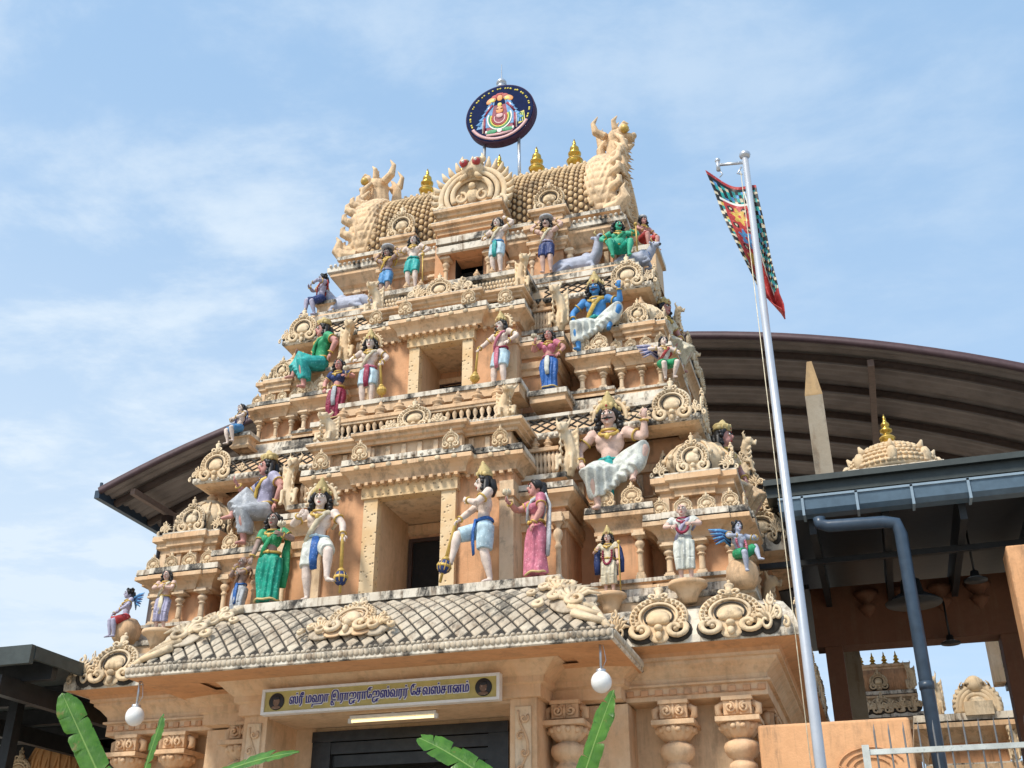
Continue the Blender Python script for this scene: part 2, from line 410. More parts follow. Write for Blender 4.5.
ME_COL=column_mb().mesh('colonnette',[M['cream']])
def finial_mb(h=.22,r=.07):
    b=MB(); b.lathe([(r*.7,0),(r*.9,.03*h/.2),(r*.45,.2*h),(r,.32*h),(r*1.05,.42*h),(r*.5,.58*h),(r*.7,.64*h),(r*.35,.72*h),(r*.3,.85*h),(r*.05,1.0*h)],(0,0,0),14); return b
ME_FIN=finial_mb().mesh('knob_finial',[M['trim']])

# ---- corner shrine ------------------------------------------------------------
def corner_shrine(cx,cy,z0,sp,sh,domed=True,wx=1.0,wy=1.0):
    p=MB(); H=lambda z:z0+z*sh
    ax,ay=.42*sp*wx,.42*sp*wy
    P=rect(cx-ax,cx+ax,cy-ay,cy+ay)
    p.sweep(P,[(a*sp,z,m) for a,z,m in plinth(H(0),.12*sh,.15)])
    inner=rect(cx-ax+.04,cx+ax-.04,cy-ay+.04,cy+ay-.04)
    p.sweep(inner,[(0,H(.1),WALL),(0,H(.56),WALL)],False)
    p.sweep(P,[(.0,H(.55),TRIM),(.07*sp,H(.55),TRIM),(.07*sp,H(.585),TRIM),(0,H(.60),TRIM)],True,True)
    p.sweep(P,[(a*sp,z,m) for a,z,m in kapota(H(.585),.30*sh,.215)])
    # projecting middle bay of the eave on each face
    for (u0,u1,f) in ((-.2,.2,0),):
        p.sweep(rect(cx+u0*sp,cx+u1*sp,cy-ay-.04,cy+ay+.04),[(a*sp,z,m) for a,z,m in kapota(H(.57),.31*sh,.21)])
        p.sweep(rect(cx-ax-.04,cx+ax+.04,cy+u0*sp,cy+u1*sp),[(a*sp,z,m) for a,z,m in kapota(H(.572),.309*sh,.21)])
    p.sweep(rect(cx-ax+.02,cx+ax-.02,cy-ay+.02,cy+ay-.02),[(0,H(.86),TRIM),(0,H(1.16),TRIM)],False)
    for u in (-.36,-.12,.12,.36):
        for s in (-1,1):
            p.cbox((cx+u*sp*wx,cy-s*ay,H(1.0)),(.08*sp,.07*sp,.26*sh),CREAM); p.cbox((cx-s*ax,cy+u*sp*wy,H(1.0)),(.07*sp,.08*sp,.26*sh),CREAM)
    p.sweep(rect(cx-ax*.92,cx+ax*.92,cy-ay*.92,cy+ay*.92),[(a*sp,z,m) for a,z,m in steps(H(1.12),.27*sh,.14,3)])
    p.sweep(rect(cx-.2*sp,cx+.2*sp,cy-ay*.92-.05*sp,cy+ay*.92+.05*sp),[(a*sp,z,m) for a,z,m in steps(H(1.122),.275*sh,.14,3)])
    part=p.build('corner_shrine',TR,TOWER)
    for u in (-.42,-.14,.14,.42):
        place(ME_ANT,'antefix',part,(cx+u*sp*wx,cy-ay-.15*sp,H(.86)),0,1,(.22*sp,.25*sp,.2*sh))
        place(ME_ANT,'antefix',part,(cx+ax+.15*sp,cy+u*sp*wy,H(.86)),PI/2,1,(.22*sp,.25*sp,.2*sh))
    for u in (-.36,0.02,.36):
        place(ME_COL,'colonnette',part,(cx+u*sp*wx,cy-ay-.05*sp,H(.12)),0,1,(.42*sp,.42*sp,.43*sh))
        if u>-.3: place(ME_COL,'colonnette',part,(cx+ax+.05*sp,cy+u*sp*wy,H(.12)),0,1,(.42*sp,.42*sp,.43*sh))
    for s in (-1,1): place(ME_COL,'colonnette',part,(cx+s*.36*sp*wx,cy-ay-.05*sp,H(.12)),0,1,(.42*sp,.42*sp,.43*sh)) if False else None
    if domed:
        d=MB(); r=.37*sp
        prof=[(r*1.0,H(1.39)),(r*1.05,H(1.43)),(r*.9,H(1.46)),(r*.9,H(1.5)),(r*1.12,H(1.58)),(r*1.18,H(1.66)),(r*1.1,H(1.76)),(r*.85,H(1.87)),(r*.5,H(1.95)),(r*.4,H(1.96)),(r*.45,H(2.0)),(r*.28,H(2.02)),(r*.01,H(2.03))]
        d.lathe([(a,b) for a,b in prof],(cx,cy,0),32,0,True,.05,8)
        for k in range(16):
            a=2*PI*k/16+.1; pts=[]
            for (q,z) in prof[4:9]: pts.append((cx+(q+.012)*math.cos(a),cy+(q+.012)*math.sin(a),z))
            d.tube(pts,.02*sp,5,1)
            d.ball((cx+r*1.19*math.cos(a),cy+r*1.19*math.sin(a),H(1.70)),(.045*sp,)*3,6,5,1)
        dm=d.build('dome',[M['orn'],M['orn']],part)
        f=finial_mb(.26*sh,.075*sp); f.build('finial',[M['trim']],part,(cx,cy,H(1.98)))
        for (dx,dy,rz) in ((0,-1,0),(1,0,PI/2),(-1,0,-PI/2)):
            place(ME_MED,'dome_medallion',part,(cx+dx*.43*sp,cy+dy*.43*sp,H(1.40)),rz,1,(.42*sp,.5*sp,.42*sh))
        for s in (-1,1):
            place(ME_CURL,'corner_scroll',part,(cx+s*.34*sp,cy-.42*sp,H(1.39)),0,1,(s*.2*sp,.3*sp,.26*sh))
    return part
for s in (-1,1):
    corner_shrine(s*3.5,1.13,5.52,1.0,1.0)
    corner_shrine(s*2.79,1.80,8.48,.75,.80)
corner_shrine(3.5,6.2,5.52,1.0,1.0); corner_shrine(2.79,5.6,8.48,.75,.80)

# ---- low shrines that carry the large seated figures ---------------------------------
def seat_shrine(x0,x1,y0,y1,z0,zc,zt,face='front'):
    p=MB(); P=rect(x0,x1,y0,y1); h=zc-z0
    p.sweep(P,plinth(z0,.12,.1)); p.sweep(P,[(-.03,z0+.1,WALL),(-.03,zc,WALL)],False)
    p.sweep(P,[(-.02,zc-.05,TRIM),(.05,zc-.05,TRIM),(.05,zc,TRIM),(0,zc+.002,TRIM)],True,True)
    p.sweep(P,kapota(zc-.003,zt-zc,.15)); 
    o=p.build('seat_shrine',TR,TOWER)
    w=zt-zc
    if face=='front':
        for u in (.2,.8): place(ME_ANT,'antefix',o,(x0+(x1-x0)*u,y0-.12,zt-.03),0,1,(.26,.25,.24))
        for u in (0,1): place(ME_COL,'colonnette',o,(x0+.06+(x1-x0-.12)*u,y0-.03,z0+.12),0,1,(.36,.36,zc-z0-.17))
    else:
        for u in (.2,.8): place(ME_ANT,'antefix',o,(x1+.12,y0+(y1-y0)*u,zt-.03),PI/2,1,(.26,.25,.24))
        for u in (0,1): place(ME_COL,'colonnette',o,(x1+.03,y0+.06+(y1-y0-.12)*u,z0+.12),0,1,(.36,.36,zc-z0-.17))
    return o
for s in (-1,1):
    a,b=sorted((s*2.3,s*2.86)); seat_shrine(a,b,.66,1.3,5.52,6.28,6.58)
    a,b=sorted((s*1.92,s*2.34)); seat_shrine(a,b,1.42,2.0,8.5,8.98,9.22)
seat_shrine(3.2,3.95,1.85,2.5,5.52,6.28,6.58,'side'); seat_shrine(2.6,3.1,2.35,2.9,8.5,8.98,9.22,'side')
seat_shrine(3.2,3.95,4.9,5.55,5.52,6.28,6.58,'side')

# ---- core walls of the storeys ----------------------------------------------------------
p=MB()
p.sweep(rect(-3.42,3.42,1.27,6.13),[(0,5.2,WALL),(0,6.6,WALL)]+[(.05,6.62,TRIM),(.05,6.72,TRIM),(.12,6.76,TRIM),(.12,6.86,TRIM),(.02,6.88,TRIM),(.0,6.9,WALL),(0,7.25,WALL),(.04,7.26,TRIM),(.04,7.36,TRIM),(0,7.4,WALL),(0,7.72,WALL)],True)
p.build('storey_wall',TR,TOWER)
p=MB()
p.sweep(rect(-2.72,2.72,1.97,5.43),[(0,8.1,WALL),(0,9.2,WALL),(.05,9.22,TRIM),(.05,9.30,TRIM),(.11,9.34,TRIM),(.11,9.42,TRIM),(0,9.45,WALL),(0,9.95,WALL),(.05,9.97,TRIM),(.05,10.05,TRIM),(0,10.08,WALL),(0,10.45,WALL)],True)
p.build('storey_wall',TR,TOWER)
p=MB()
p.sweep(rect(-2.28,2.28,2.48,4.92),[(0,10.8,WALL),(0,11.25,WALL),(.05,11.27,TRIM),(.05,11.35,TRIM),(0,11.37,WALL),(0,11.62,WALL),(.06,11.63,TRIM),(.06,11.72,TRIM),(.12,11.75,TRIM),(.20,11.86,TRIM),(.24,11.9,TRIM),(.24,11.96,TRIM)],True)
# roof base cornice and neck
p.sweep(rect(-2.32,2.32,2.46,4.94),[(.2,11.965,TRIM),(.25,11.98,PALE),(.25,12.07,PALE),(.14,12.075,PALE),(.10,12.08,TRIM),(.08,12.26,TRIM),(.14,12.27,TRIM),(.14,12.34,PALE),(0,12.345,PALE)],True)
for k in range(60):
    x=-2.5+k*5.0/59; p.ball((x,2.2,12.09),(.03,.03,.03),6,4,PALE)
p.build('storey_wall',TR,TOWER)
# storey floors and sills
p=MB()
p.sweep(rect(-4.05,4.05,.44,6.96),[(0,4.95,TRIM),(0,5.18,TRIM),(.05,5.2,TRIM),(.06,5.30,TRIM),(.08,5.305,PALE),(.08,5.37,PALE),(0,5.375,PALE)],True)
p.sweep(rect(-3.98,3.98,.58,6.8),[(0,5.37,TRIM),(.03,5.38,TRIM),(.03,5.515,PALE),(0,5.518,PALE)],True)
p.build('floor_ledge',TR,TOWER)
p=MB(); p.sweep(rect(-3.16,3.16,1.34,6.06),[(0,8.1,TRIM),(0,8.25,TRIM),(.06,8.27,TRIM),(.06,8.36,PALE),(.02,8.37,PALE),(.0,8.48,PALE),(-.05,8.482,PALE)],True)
p.build('floor_ledge',TR,TOWER)
p=MB(); p.sweep(rect(-2.7,2.7,2.02,5.38),[(0,10.75,TRIM),(0,10.86,TRIM),(.07,10.88,TRIM),(.07,10.97,PALE),(.03,10.98,PALE),(.0,11.04,TRIM),(0,11.09,PALE),(-.05,11.093,PALE)],True)
p.build('floor_ledge',TR,TOWER)

# ---- running dentils, bosses and little pilasters that crowd every storey
dn=MB()
def dent_x(x0,x1,y,z,st,w,d,h,mi=1):
    n=max(1,int((x1-x0)/st))
    for k in range(n+1): dn.box(x0+(x1-x0)*k/n-w/2,x0+(x1-x0)*k/n+w/2,y-d,y+.03,z,z+h,mi)
def dent_y(y0,y1,x,z,st,w,d,h,mi=1):
    n=max(1,int((y1-y0)/st))
    for k in range(n+1): dn.box(x-.03,x+d,y0+(y1-y0)*k/n-w/2,y0+(y1-y0)*k/n+w/2,z,z+h,mi)
for (hw_,yf_,z_,h_) in ((3.42,1.27,6.93,.30),(2.72,1.97,9.48,.44),(2.28,2.48,11.12,.12),(2.28,2.48,11.38,.22)):
    dent_x(-hw_+.1,hw_-.1,yf_,z_,.19,.075,.035,h_,5); dent_y(yf_+.1,7.4-yf_-.1,hw_,z_,.19,.075,.035,h_,5); dn.sweep(rect(-hw_-.006,hw_+.006,yf_-.006,7.406-yf_),[(0,z_-.012,5),(.012,z_-.01,5),(.012,z_+.008,5),(0,z_+.01,5)],True,True); dn.build('pilaster_molding',TR,TOWER); dn=MB()
for (hw_,yf_,z_) in ((4.05,.44,5.215),(3.16,1.34,8.19),(2.7,2.02,10.80)):
    dent_x(-hw_+.05,hw_-.05,yf_,z_,.11,.055,.045,.055); dent_y(yf_+.05,7.4-yf_-.05,hw_,z_,.11,.055,.045,.055); dn.build('dentil_molding',TR,TOWER); dn=MB()
for (hw_,yf_,z_) in ((3.78,.42,4.345),):
    dent_x(-hw_-.3,hw_+.3,yf_-.0,z_-.10,.16,.08,.02,.06,0); dn.box(-hw_-.33,hw_+.33,yf_-.008,yf_+.02,z_-.105,z_-.085,0)
dn.build('dentil_molding',TR,TOWER)
# ---- lattice eaves -------------------------------------------------------------------------
def lattice(b,A,B,C,D,n,mi,r=.015):
    """diagonal bars on the quad A(bottom left) B(bottom right) C(top right) D(top left)"""
    A,B,C,D=map(Vector,(A,B,C,D))
    f=lambda u,v:(A*(1-u)+B*u)*(1-v)+(D*(1-u)+C*u)*v
    for k in range(-2,n+1):
        for d in (1,-1):
            u0,u1=(k/n,(k+2)/n) if d==1 else ((k+2)/n,k/n)
            v0,v1=0.,1.
            pts=[]
            for t in [i/6 for i in range(7)]:
                u=u0+(u1-u0)*t
                if -1e-6<=u<=1+1e-6: pts.append(f(u,t))
            if len(pts)>1: b.tube(pts,r,4,mi,False)
def lattice_eave(hw,y0,z0,dz,run,nm):
    p=MB(); yb=2*YC-y0
    ax,ay=hw-run-.35,y0+run+.35
    P=rect(-hw+run,hw-run,y0+run,yb-run)
    p.sweep(P,[(-.15,z0-.04,TRIM),(run*.55,z0-.03,TRIM),(run*.97,z0,TRIM),(run,z0,PALE),(run+.02,z0+.02,PALE),(run+.02,z0+.085,PALE),(run-.01,z0+.09,GRIME_SHADE),(run-.02,z0+.10,TRIM),(run*.45,z0+dz*.62,TRIM),(0,z0+dz-.07,TRIM),(0,z0+dz-.06,PALE),(.04,z0+dz-.05,PALE),(.04,z0+dz,PALE),(-.2,z0+dz+.01,PALE)],True)
    o=p.build('lattice_eave',TR,TOWER)
    e=.004
    zl,zh=z0+.12,z0+dz-.06
    rl,rh=run-.03,.02
    for s in (-1,1):
        l=MB(); x0,x1=(s*1.35,s*(hw-.05))
        l_=[(x0,y0+run-rl-e,zl),(x1,y0+run-rl-e,zl),(s*(hw-run+.02),y0+run-rh-e,zh),(x0,y0+run-rh-e,zh)]
        if s<0: l_=[l_[1],l_[0],l_[3],l_[2]]
        lattice(l,*l_,int((hw-1.4)/.16),0)
        X=s*(hw-run+rl+e); Xh=s*(hw-run+rh+e)
        lattice(l,(X,y0+.05,zl),(X,yb-.05,zl),(Xh,yb-run,zh),(Xh,y0+run,zh),int((yb-y0)/.16),0)
        l.build('lattice',[M['grime_shade']],o)
    l=MB()
    for k in range(int((hw-1.2)/.075)): l.ball((-hw+.03+.0755*k,y0-.02,z0+.05),(.032,.02,.03),6,4,0)
    l.build('bead_row',[M['pale']],o); l=MB()
    nb=int(2*hw/.075)
    for k in range(nb):
        x=-hw+.03+k*(2*hw-.06)/(nb-1)
        if x>1.2: l.ball((x,y0-.02,z0+.05),(.032,.02,.03),6,4,0)
    l.build('bead_row',[M['pale']],o); l=MB()
    nb=int((yb-y0)/.075)
    for k in range(nb):
        l.ball((hw+.02,y0+.03+k*(yb-y0-.06)/(nb-1),z0+.05),(.02,.032,.03),6,4,0)
    l.build('bead_row',[M['pale'],M['pale']],o)
    for s in (-1,1):
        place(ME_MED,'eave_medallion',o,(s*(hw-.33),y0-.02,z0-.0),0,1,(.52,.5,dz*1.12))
        place(ME_CURL,'corner_scroll',o,(s*(hw-.12),y0,z0+.02),0,1,(s*.22,.3,.3))
        place(ME_CURL,'corner_scroll',o,(s*(hw-.62),y0+.06,z0+.02),0,1,(-s*.24,.3,.3))
    for u in (.33,2.0,yb-y0-2.0,yb-y0-.33):
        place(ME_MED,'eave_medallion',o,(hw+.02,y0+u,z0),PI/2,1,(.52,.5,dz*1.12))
    for u in (.9,1.4,2.6,3.4): 
        if y0+u<yb-.3: place(ME_CURL,'corner_scroll',o,(hw,y0+u,z0+.02),PI/2,1,(.3,.3,.36))
    return o
lattice_eave(3.61,.79,7.70,.42,.17,'t2'); lattice_eave(2.96,1.72,10.36,.42,.15,'t3')

# ---- central bays with the two door openings -------------------------------------------------
def door_bay(hw,yf,z0,zl,dh,jw,yin,zc1,zn,zc2,depth,ptop):
    """hw bay half width, yf wall plane, dh clear half width of door, jw jamb width, zl lintel underside"""
    p=MB(); yb=depth+.25
    for s in (-1,1):
        a,b=sorted((s*(dh+.02),s*hw)); p.box(a,b,yf,yb,z0,zc1,WALL)              # walls either side of the opening
        a,b=sorted((s*(hw-.17),s*(hw+.012))); p.box(a,b,yf-.05,yf+.3,z0,zc1-.14,CREAM)   # outer pilaster
        a,b=sorted((s*(hw-.2),s*(hw+.03))); p.box(a,b,yf-.075,yf+.3,zc1-.36,zc1-.28,TRIM)
    p.box(-hw+.01,hw-.01,yf+.01,yb,zl+.02,zc1+.01,WALL)
    # reveal box: soffit, back wall, floor
    p.box(-dh-.03,dh+.03,yf+.03,depth,zl+.004,zl+.03,5); p.box(-dh-.03,dh+.03,depth,depth+.06,z0,zl+.02,WALL)
    P=rect(-hw,hw,yf,yb+.3)
    p.sweep(P,kapota(zc1,.30,.17)); D=rect(-dh-jw-.12,dh+jw+.12,yf-.13,yf+.4)
    p.sweep(D,kapota(zc1-.004,.318,.15))
    p.sweep(rect(-hw+.05,hw-.05,yf+.06,yb+.3),[(0,zc1+.28,TRIM),(0,zn+.02,TRIM)],False)
    p.sweep(rect(-dh-jw,dh+jw,yf-.05,yf+.3),[(0,zc1+.3,CREAM),(0,zn+.02,CREAM)],False)
    for x in (-dh-jw-.01,dh+jw+.01): p.cbox((x,yf-.05,(zc1+zn)/2+.15),(.13,.1,zn-zc1-.26),CREAM)
    for x in (-hw+.1,hw-.1): p.cbox((x,yf+.05,(zc1+zn)/2+.15),(.13,.1,zn-zc1-.26),CREAM)
    p.sweep(rect(-hw-.02,hw+.02,yf,yb+.35),steps(zn,zc2-zn,.13,3)); p.sweep(rect(-dh-jw-.05,dh+jw+.05,yf-.1,yf+.4),steps(zn+.003,zc2-zn+.012,.13,3))
    n=int(2*hw/.11)
    for k in range(n+1):
        x=-hw+.03+k*(2*hw-.06)/n; ins=abs(x)<dh+jw+.12; yy=yf-(.13 if ins else 0)
        p.box(x-.026,x+.026,yy-.075,yy+.02,zc1-.045,zc1-.004,TRIM)
        if k%2==0: p.ball((x,yy-(.158 if ins else .172),zc1+.175),(.04,.02,.034),8,5,ORN); 
        p.ball((x,yy-(.15 if ins else .165),zc1+.262),(.026,.018,.02),6,4,PALE)
        yn=yf-.05 if abs(x)<dh+jw else yf+.06
        if k%2: p.box(x-.032,x+.032,yn-.03,yn+.02,zc1+.30,zn-.01,CREAM)
    o=p.build('door_bay',TR,TOWER)
    for x in (-hw+.12,-dh-jw,dh+jw,hw-.12):
        yy=yf-.3 if abs(x)<hw-.2 else yf-.18
        place(ME_ANT,'antefix',o,(x,yy,zc1+.27),0,1,(.22,.3,.22))
    f=MB()
    for s in (-1,1):
        a,b=sorted((s*dh,s*(dh+jw))); f.box(a,b,yf-.08,yf+.05,z0,zl,0)
        a,b=sorted((s*dh,s*(dh+.024))); f.box(a,b,yf+.05,depth,z0,zl+.003,1)
    f.box(-dh-jw-.03,dh+jw+.03,yf-.11,yf+.06,zl,zl+.165,0); f.box(-dh-jw-.05,dh+jw+.05,yf-.13,yf+.05,zl+.165,zl+.20,0)
    fo=f.build('door_frame',[M['framecarve'],M['reveal']],o)
    d=MB(); w=.84*dh; cx=0; dk=.83 
    d.box(cx-w-.05,cx-w,depth-.05,depth+.02,z0,z0+dk*(zl-z0),1); d.box(cx+w,cx+w+.05,depth-.05,depth+.02,z0,z0+dk*(zl-z0),1); d.box(cx-w-.05,cx+w+.05,depth-.05,depth+.02,z0+dk*(zl-z0),z0+dk*(zl-z0)+.05,1)
    d.box(cx-w,cx+w,depth-.012,depth+.01,z0,z0+dk*(zl-z0),0)
    d.build('inner_doorway',[M['dark'],M['brown_steel']],o)
    return o
# carved door frames: pale plaster with small dark punched flowers
mm,nt,b=newmat('carved_frame_plaster')
g=nt.nodes.new('ShaderNodeNewGeometry'); vo=nnode(nt,'ShaderNodeTexVoronoi'); vo.inputs['Scale'].default_value=17; link(nt,g.outputs['Position'],vo.inputs['Vector'])
c=mixc(nt,ramp(nt,noise_n(nt,g.outputs['Position'],2.2,4),.35,.65),(.66,.44,.22),(.72,.55,.34))
c=mixc(nt,ramp(nt,vo.outputs['Distance'],.12,.2,.75,0),c,(.09,.06,.04))
link(nt,c,b.inputs['Base Color']); b.inputs['Roughness'].default_value=.8
bp=nnode(nt,'ShaderNodeBump'); bp.inputs['Strength'].default_value=.6; bp.inputs['Distance'].default_value=.02
link(nt,ramp(nt,vo.outputs['Distance'],.1,.35),bp.inputs['Height']); link(nt,bp.outputs[0],b.inputs['Normal'])
M['framecarve']=mm
door_bay(1.35,.22,5.40,6.87,.43,.19,1.2,7.06,7.60,7.75,1.215,0)
door_bay(1.12,1.12,8.2,9.54,.33,.155,2.0,9.72,10.14,10.28,1.92,0)
# second step of the bays, carrying the women
for s in (-1,1):
    for (x0,x1,yf,z0,zc,ye) in ((1.3,1.92,.52,5.40,6.62,1.3),(1.08,1.64,1.32,8.2,9.22,2.0)):
        p=MB(); a,b=sorted((s*x0,s*x1)); P=rect(a,b,yf,ye)
        p.sweep(P,[(0,z0,WALL),(0,zc-.28,WALL),(.03,zc-.28,TRIM),(.03,zc-.2,TRIM),(.06,zc-.18,TRIM),(.06,zc-.08,TRIM),(0,zc-.06,TRIM),(0,zc,WALL)],False)
        p.sweep(P,kapota(zc,.30,.15)); p.sweep(rect(a+.05,b-.05,yf+.08,ye),[(0,zc+.28,TRIM),(0,zc+.40,TRIM),(.07,zc+.41,TRIM),(.07,zc+.48,PALE),(0,zc+.483,PALE)],True)
        q=p.build('bay_step',TR,TOWER)
        place(ME_COL,'colonnette',q,(s*(x1-.08),yf-.07,z0+.12),0,1,(.36,.36,zc-z0-.22))
        # small balustrade with knobs, and a beast bracket at its end
        w=MB(); zb=zc+.483
        w.box(a+.08,b-.1,yf+.12,yf+.2,zb,zb+.04,1); w.box(a+.08,b-.1,yf+.11,yf+.21,zb+.36,zb+.41,1)
        for k in range(8):
            x=a+.11+k*(b-a-.24)/7; w.lathe([(.02,0),(.032,.08),(.02,.14),(.022,.17),(.034,.22),(.018,.32)],(x,yf+.16,zb+.04),8,0)
        w.box(a+.05,b-.1,yf+.24,yf+.28,zb,zb+.36,2)  # black sheet painted as the shade behind the small balusters
        bo=w.build('small_balustrade',[M['cream'],M['trim'],M['grime_shade']],q)
        for x in (a+.2,b-.25): place(ME_FIN,'knob',bo,(x,yf+.16,zb+.41),0,.8)
        place(ME_MAK,'beast_bracket',q,(s*(x1-.0),yf+.1,zb-.02),0,1,(s*.62,.6,.74))

# ---- balustrades in front of the upper openings -------------------------------------------------
def balustrade(hw,y,z,h,nb,nk,med,fine):
    p=MB()
    p.box(-hw,hw,y-.06,y+.1,z,z+.045,2); p.box(-hw,hw,y-.04,y+.08,z+.045,z+.09,1)
    for k in range(int(2*hw/.05)):
        p.ball((-hw+.025+k*.05,y-.045,z+.07),(.02,.02,.02),5,4,0)
    p.box(-hw,hw,y-.045,y+.085,z+h-.05,z+h,2); p.box(-hw,hw,y-.03,y+.07,z+h-.085,z+h-.05,1)
    p.box(-hw,hw,y+.09,y+.115,z+.05,z+h-.05,3)  # near-black panel stands in for the shade between balusters
    for k in range(nb):
        x=-hw+.04+k*(2*hw-.08)/(nb-1)
        p.lathe([(.018,.0),(.03,.03),(.012,.06),(.03,.11),(.034,.14),(.014,.19),(.028,.22),(.02,h-.17)],(x,y-.0,z+.085),8,1)
    o=p.build('balustrade',[M['pale'],M['cream'],M['trim'],M['grime_shade']],TOWER)
    for k in range(nk):
        x=-hw+.12+k*(2*hw-.24)/(nk-1)
        place(ME_FIN,'knob',o,(x,y+.02,z+h-.004),0,1,(1.15,1.15,1.0))
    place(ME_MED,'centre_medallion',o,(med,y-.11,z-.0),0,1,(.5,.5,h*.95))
    for s in (-1,1):
        place(ME_CURL,'corner_scroll',o,(med+s*.2,y-.1,z-.0),0,1,(s*.36,.36,.24))
        place(ME_MAK,'beast_bracket',o,(s*(hw+.06),y-.05,z-.0),0,1,(-s*.6,.62,h*1.30))
    return o
balustrade(1.22,.30,7.77,.36,26,9,0,0)
p=MB(); p.box(-1.3,1.3,.62,1.12,8.36,8.57,0); p.box(-1.33,1.33,.6,1.1,8.49,8.56,1); p.build('door_sill',[M['trim'],M['pale']],TOWER)
for s in (-1,1):
    p=MB(); a,b=sorted((s*1.36,s*1.86)); p.box(a,b,.90,1.36,8.30,8.40,0); p.box(a-.03,b+.03,.87,1.36,8.40,8.475,1); p.build('bay_ledge',[M['trim'],M['pale']],TOWER)
# third storey parapet: carved frieze instead of balusters
p=MB(); 
p.sweep(rect(-1.2,1.2,1.28,2.3),[(0,10.28,TRIM),(.05,10.29,TRIM),(.05,10.36,PALE),(0,10.37,PALE),(0,10.42,GRIME_SHADE),(-.05,10.66,PALE),(.02,10.67,PALE),(.02,10.75,PALE),(-.1,10.755,PALE)],True)  # black slope behind the bosses: recess shade given as colour
for k in range(46):
    for j in range(3):
        x=-1.17+k*2.34/45; p.ball((x+(j%2)*.025,1.262+.012*j,10.43+j*.075),(.024,.02,.036),6,4,ORN)
o=p.build('carved_parapet',TR,TOWER)
for x in (-1.0,-.72,-.48,.42,.66,.92): place(ME_FIN,'knob',o,(x,1.34,10.75),0,.75)
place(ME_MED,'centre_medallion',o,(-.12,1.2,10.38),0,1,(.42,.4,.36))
for s in (-1,1):
    place(ME_CURL,'corner_scroll',o,(-.12+s*.2,1.22,10.4),0,1,(s*.42,.36,.36))
    place(ME_MAK,'beast_bracket',o,(s*1.2,1.25,10.3),0,1,(-s*.55,.6,.62))
# third storey centre: dark opening between columns under a flat canopy
p=MB()
p.sweep(rect(-.62,.62,2.06,2.6),[(0,10.9,TRIM),(0,11.08,TRIM),(.05,11.09,PALE),(.05,11.15,PALE),(0,11.155,PALE)],True)
for s in (-1,1):
    a,b=sorted((s*.23,s*.6)); p.box(a,b,2.16,2.6,11.15,11.78,WALL)
p.box(-.6,.6,2.17,2.6,11.72,12.3,WALL)
p.sweep(rect(-.44,.44,1.95,2.6),[(0,11.73,TRIM),(.04,11.74,PALE),(.04,11.86,PALE),(-.03,11.862,GRIME_SHADE),(-.03,11.9,GRIME_SHADE),(.05,11.905,PALE),(.05,12.02,PALE),(0,12.03,PALE)],True,True)  # black band in the canopy recess is painted shade
p.sweep(rect(-.5,.5,2.1,2.7),steps(12.2,.22,.12,3)+[(0,12.43,CREAM),(0,12.55,CREAM)],False); p.sweep(rect(-.5,.5,2.1,2.7),steps(12.55,.14,.1,2))
p.box(-.5,.5,2.1,2.6,12.0,12.25,TRIM)
o=p.build('top_opening',TR,TOWER)
d=MB(); d.box(-.23,.23,2.42,2.46,11.1,11.75); d.box(-.235,-.225,2.15,2.45,11.1,11.75); d.box(.225,.235,2.15,2.45,11.1,11.75); d.build('dark_doorway',[M['dark']],o)
for x in (-.36,.36): place(ME_COL,'colonnette',o,(x,2.06,11.15),0,1,(.4,.4,.56))
for x in (-.66,.66): place(ME_COL,'colonnette',o,(x,2.3,11.1),0,1,(.4,.4,.5))
for s in (-1,1):
    x=s*1.3; p=MB(); P=rect(x-.24,x+.24,2.24,2.6)
    p.sweep(P,[(0,11.1,WALL),(0,11.62,WALL)]+steps(11.62,.2,.1,3),False); p.sweep(P,steps(11.83,.30,.14,3)+[(0,12.14,TRIM),(0,12.34,TRIM)]); p.sweep(P,steps(12.34,.12,.08,2))
    q=p.build('bracket_block',TR,TOWER)
    place(ME_MED,'roof_medallion',q,(x,2.34,12.46),0,1,(.52,.8,.52))
    for dx in (-.28,.34): place(ME_COL,'colonnette',q,(x+s*dx,2.26,11.1),0,1,(.36,.36,.52))
    place(ME_COL,'colonnette',q,(x+s*.75,2.4,11.1),0,1,(.34,.34,.5))
# third storey right-hand side blocks
p=MB()
for (ya,yb_) in ((2.7,3.3),(4.1,4.7)):
    P=rect(2.2,2.52,ya,yb_); p.sweep(P,[(0,11.1,WALL),(0,11.55,WALL)]+steps(11.55,.35,.12,3))
P=rect(2.2,2.6,3.3,4.1); p.sweep(P,[(0,11.1,WALL),(0,11.7,WALL)]+steps(11.7,.3,.14,3))
p.build('bracket_block',TR,TOWER)

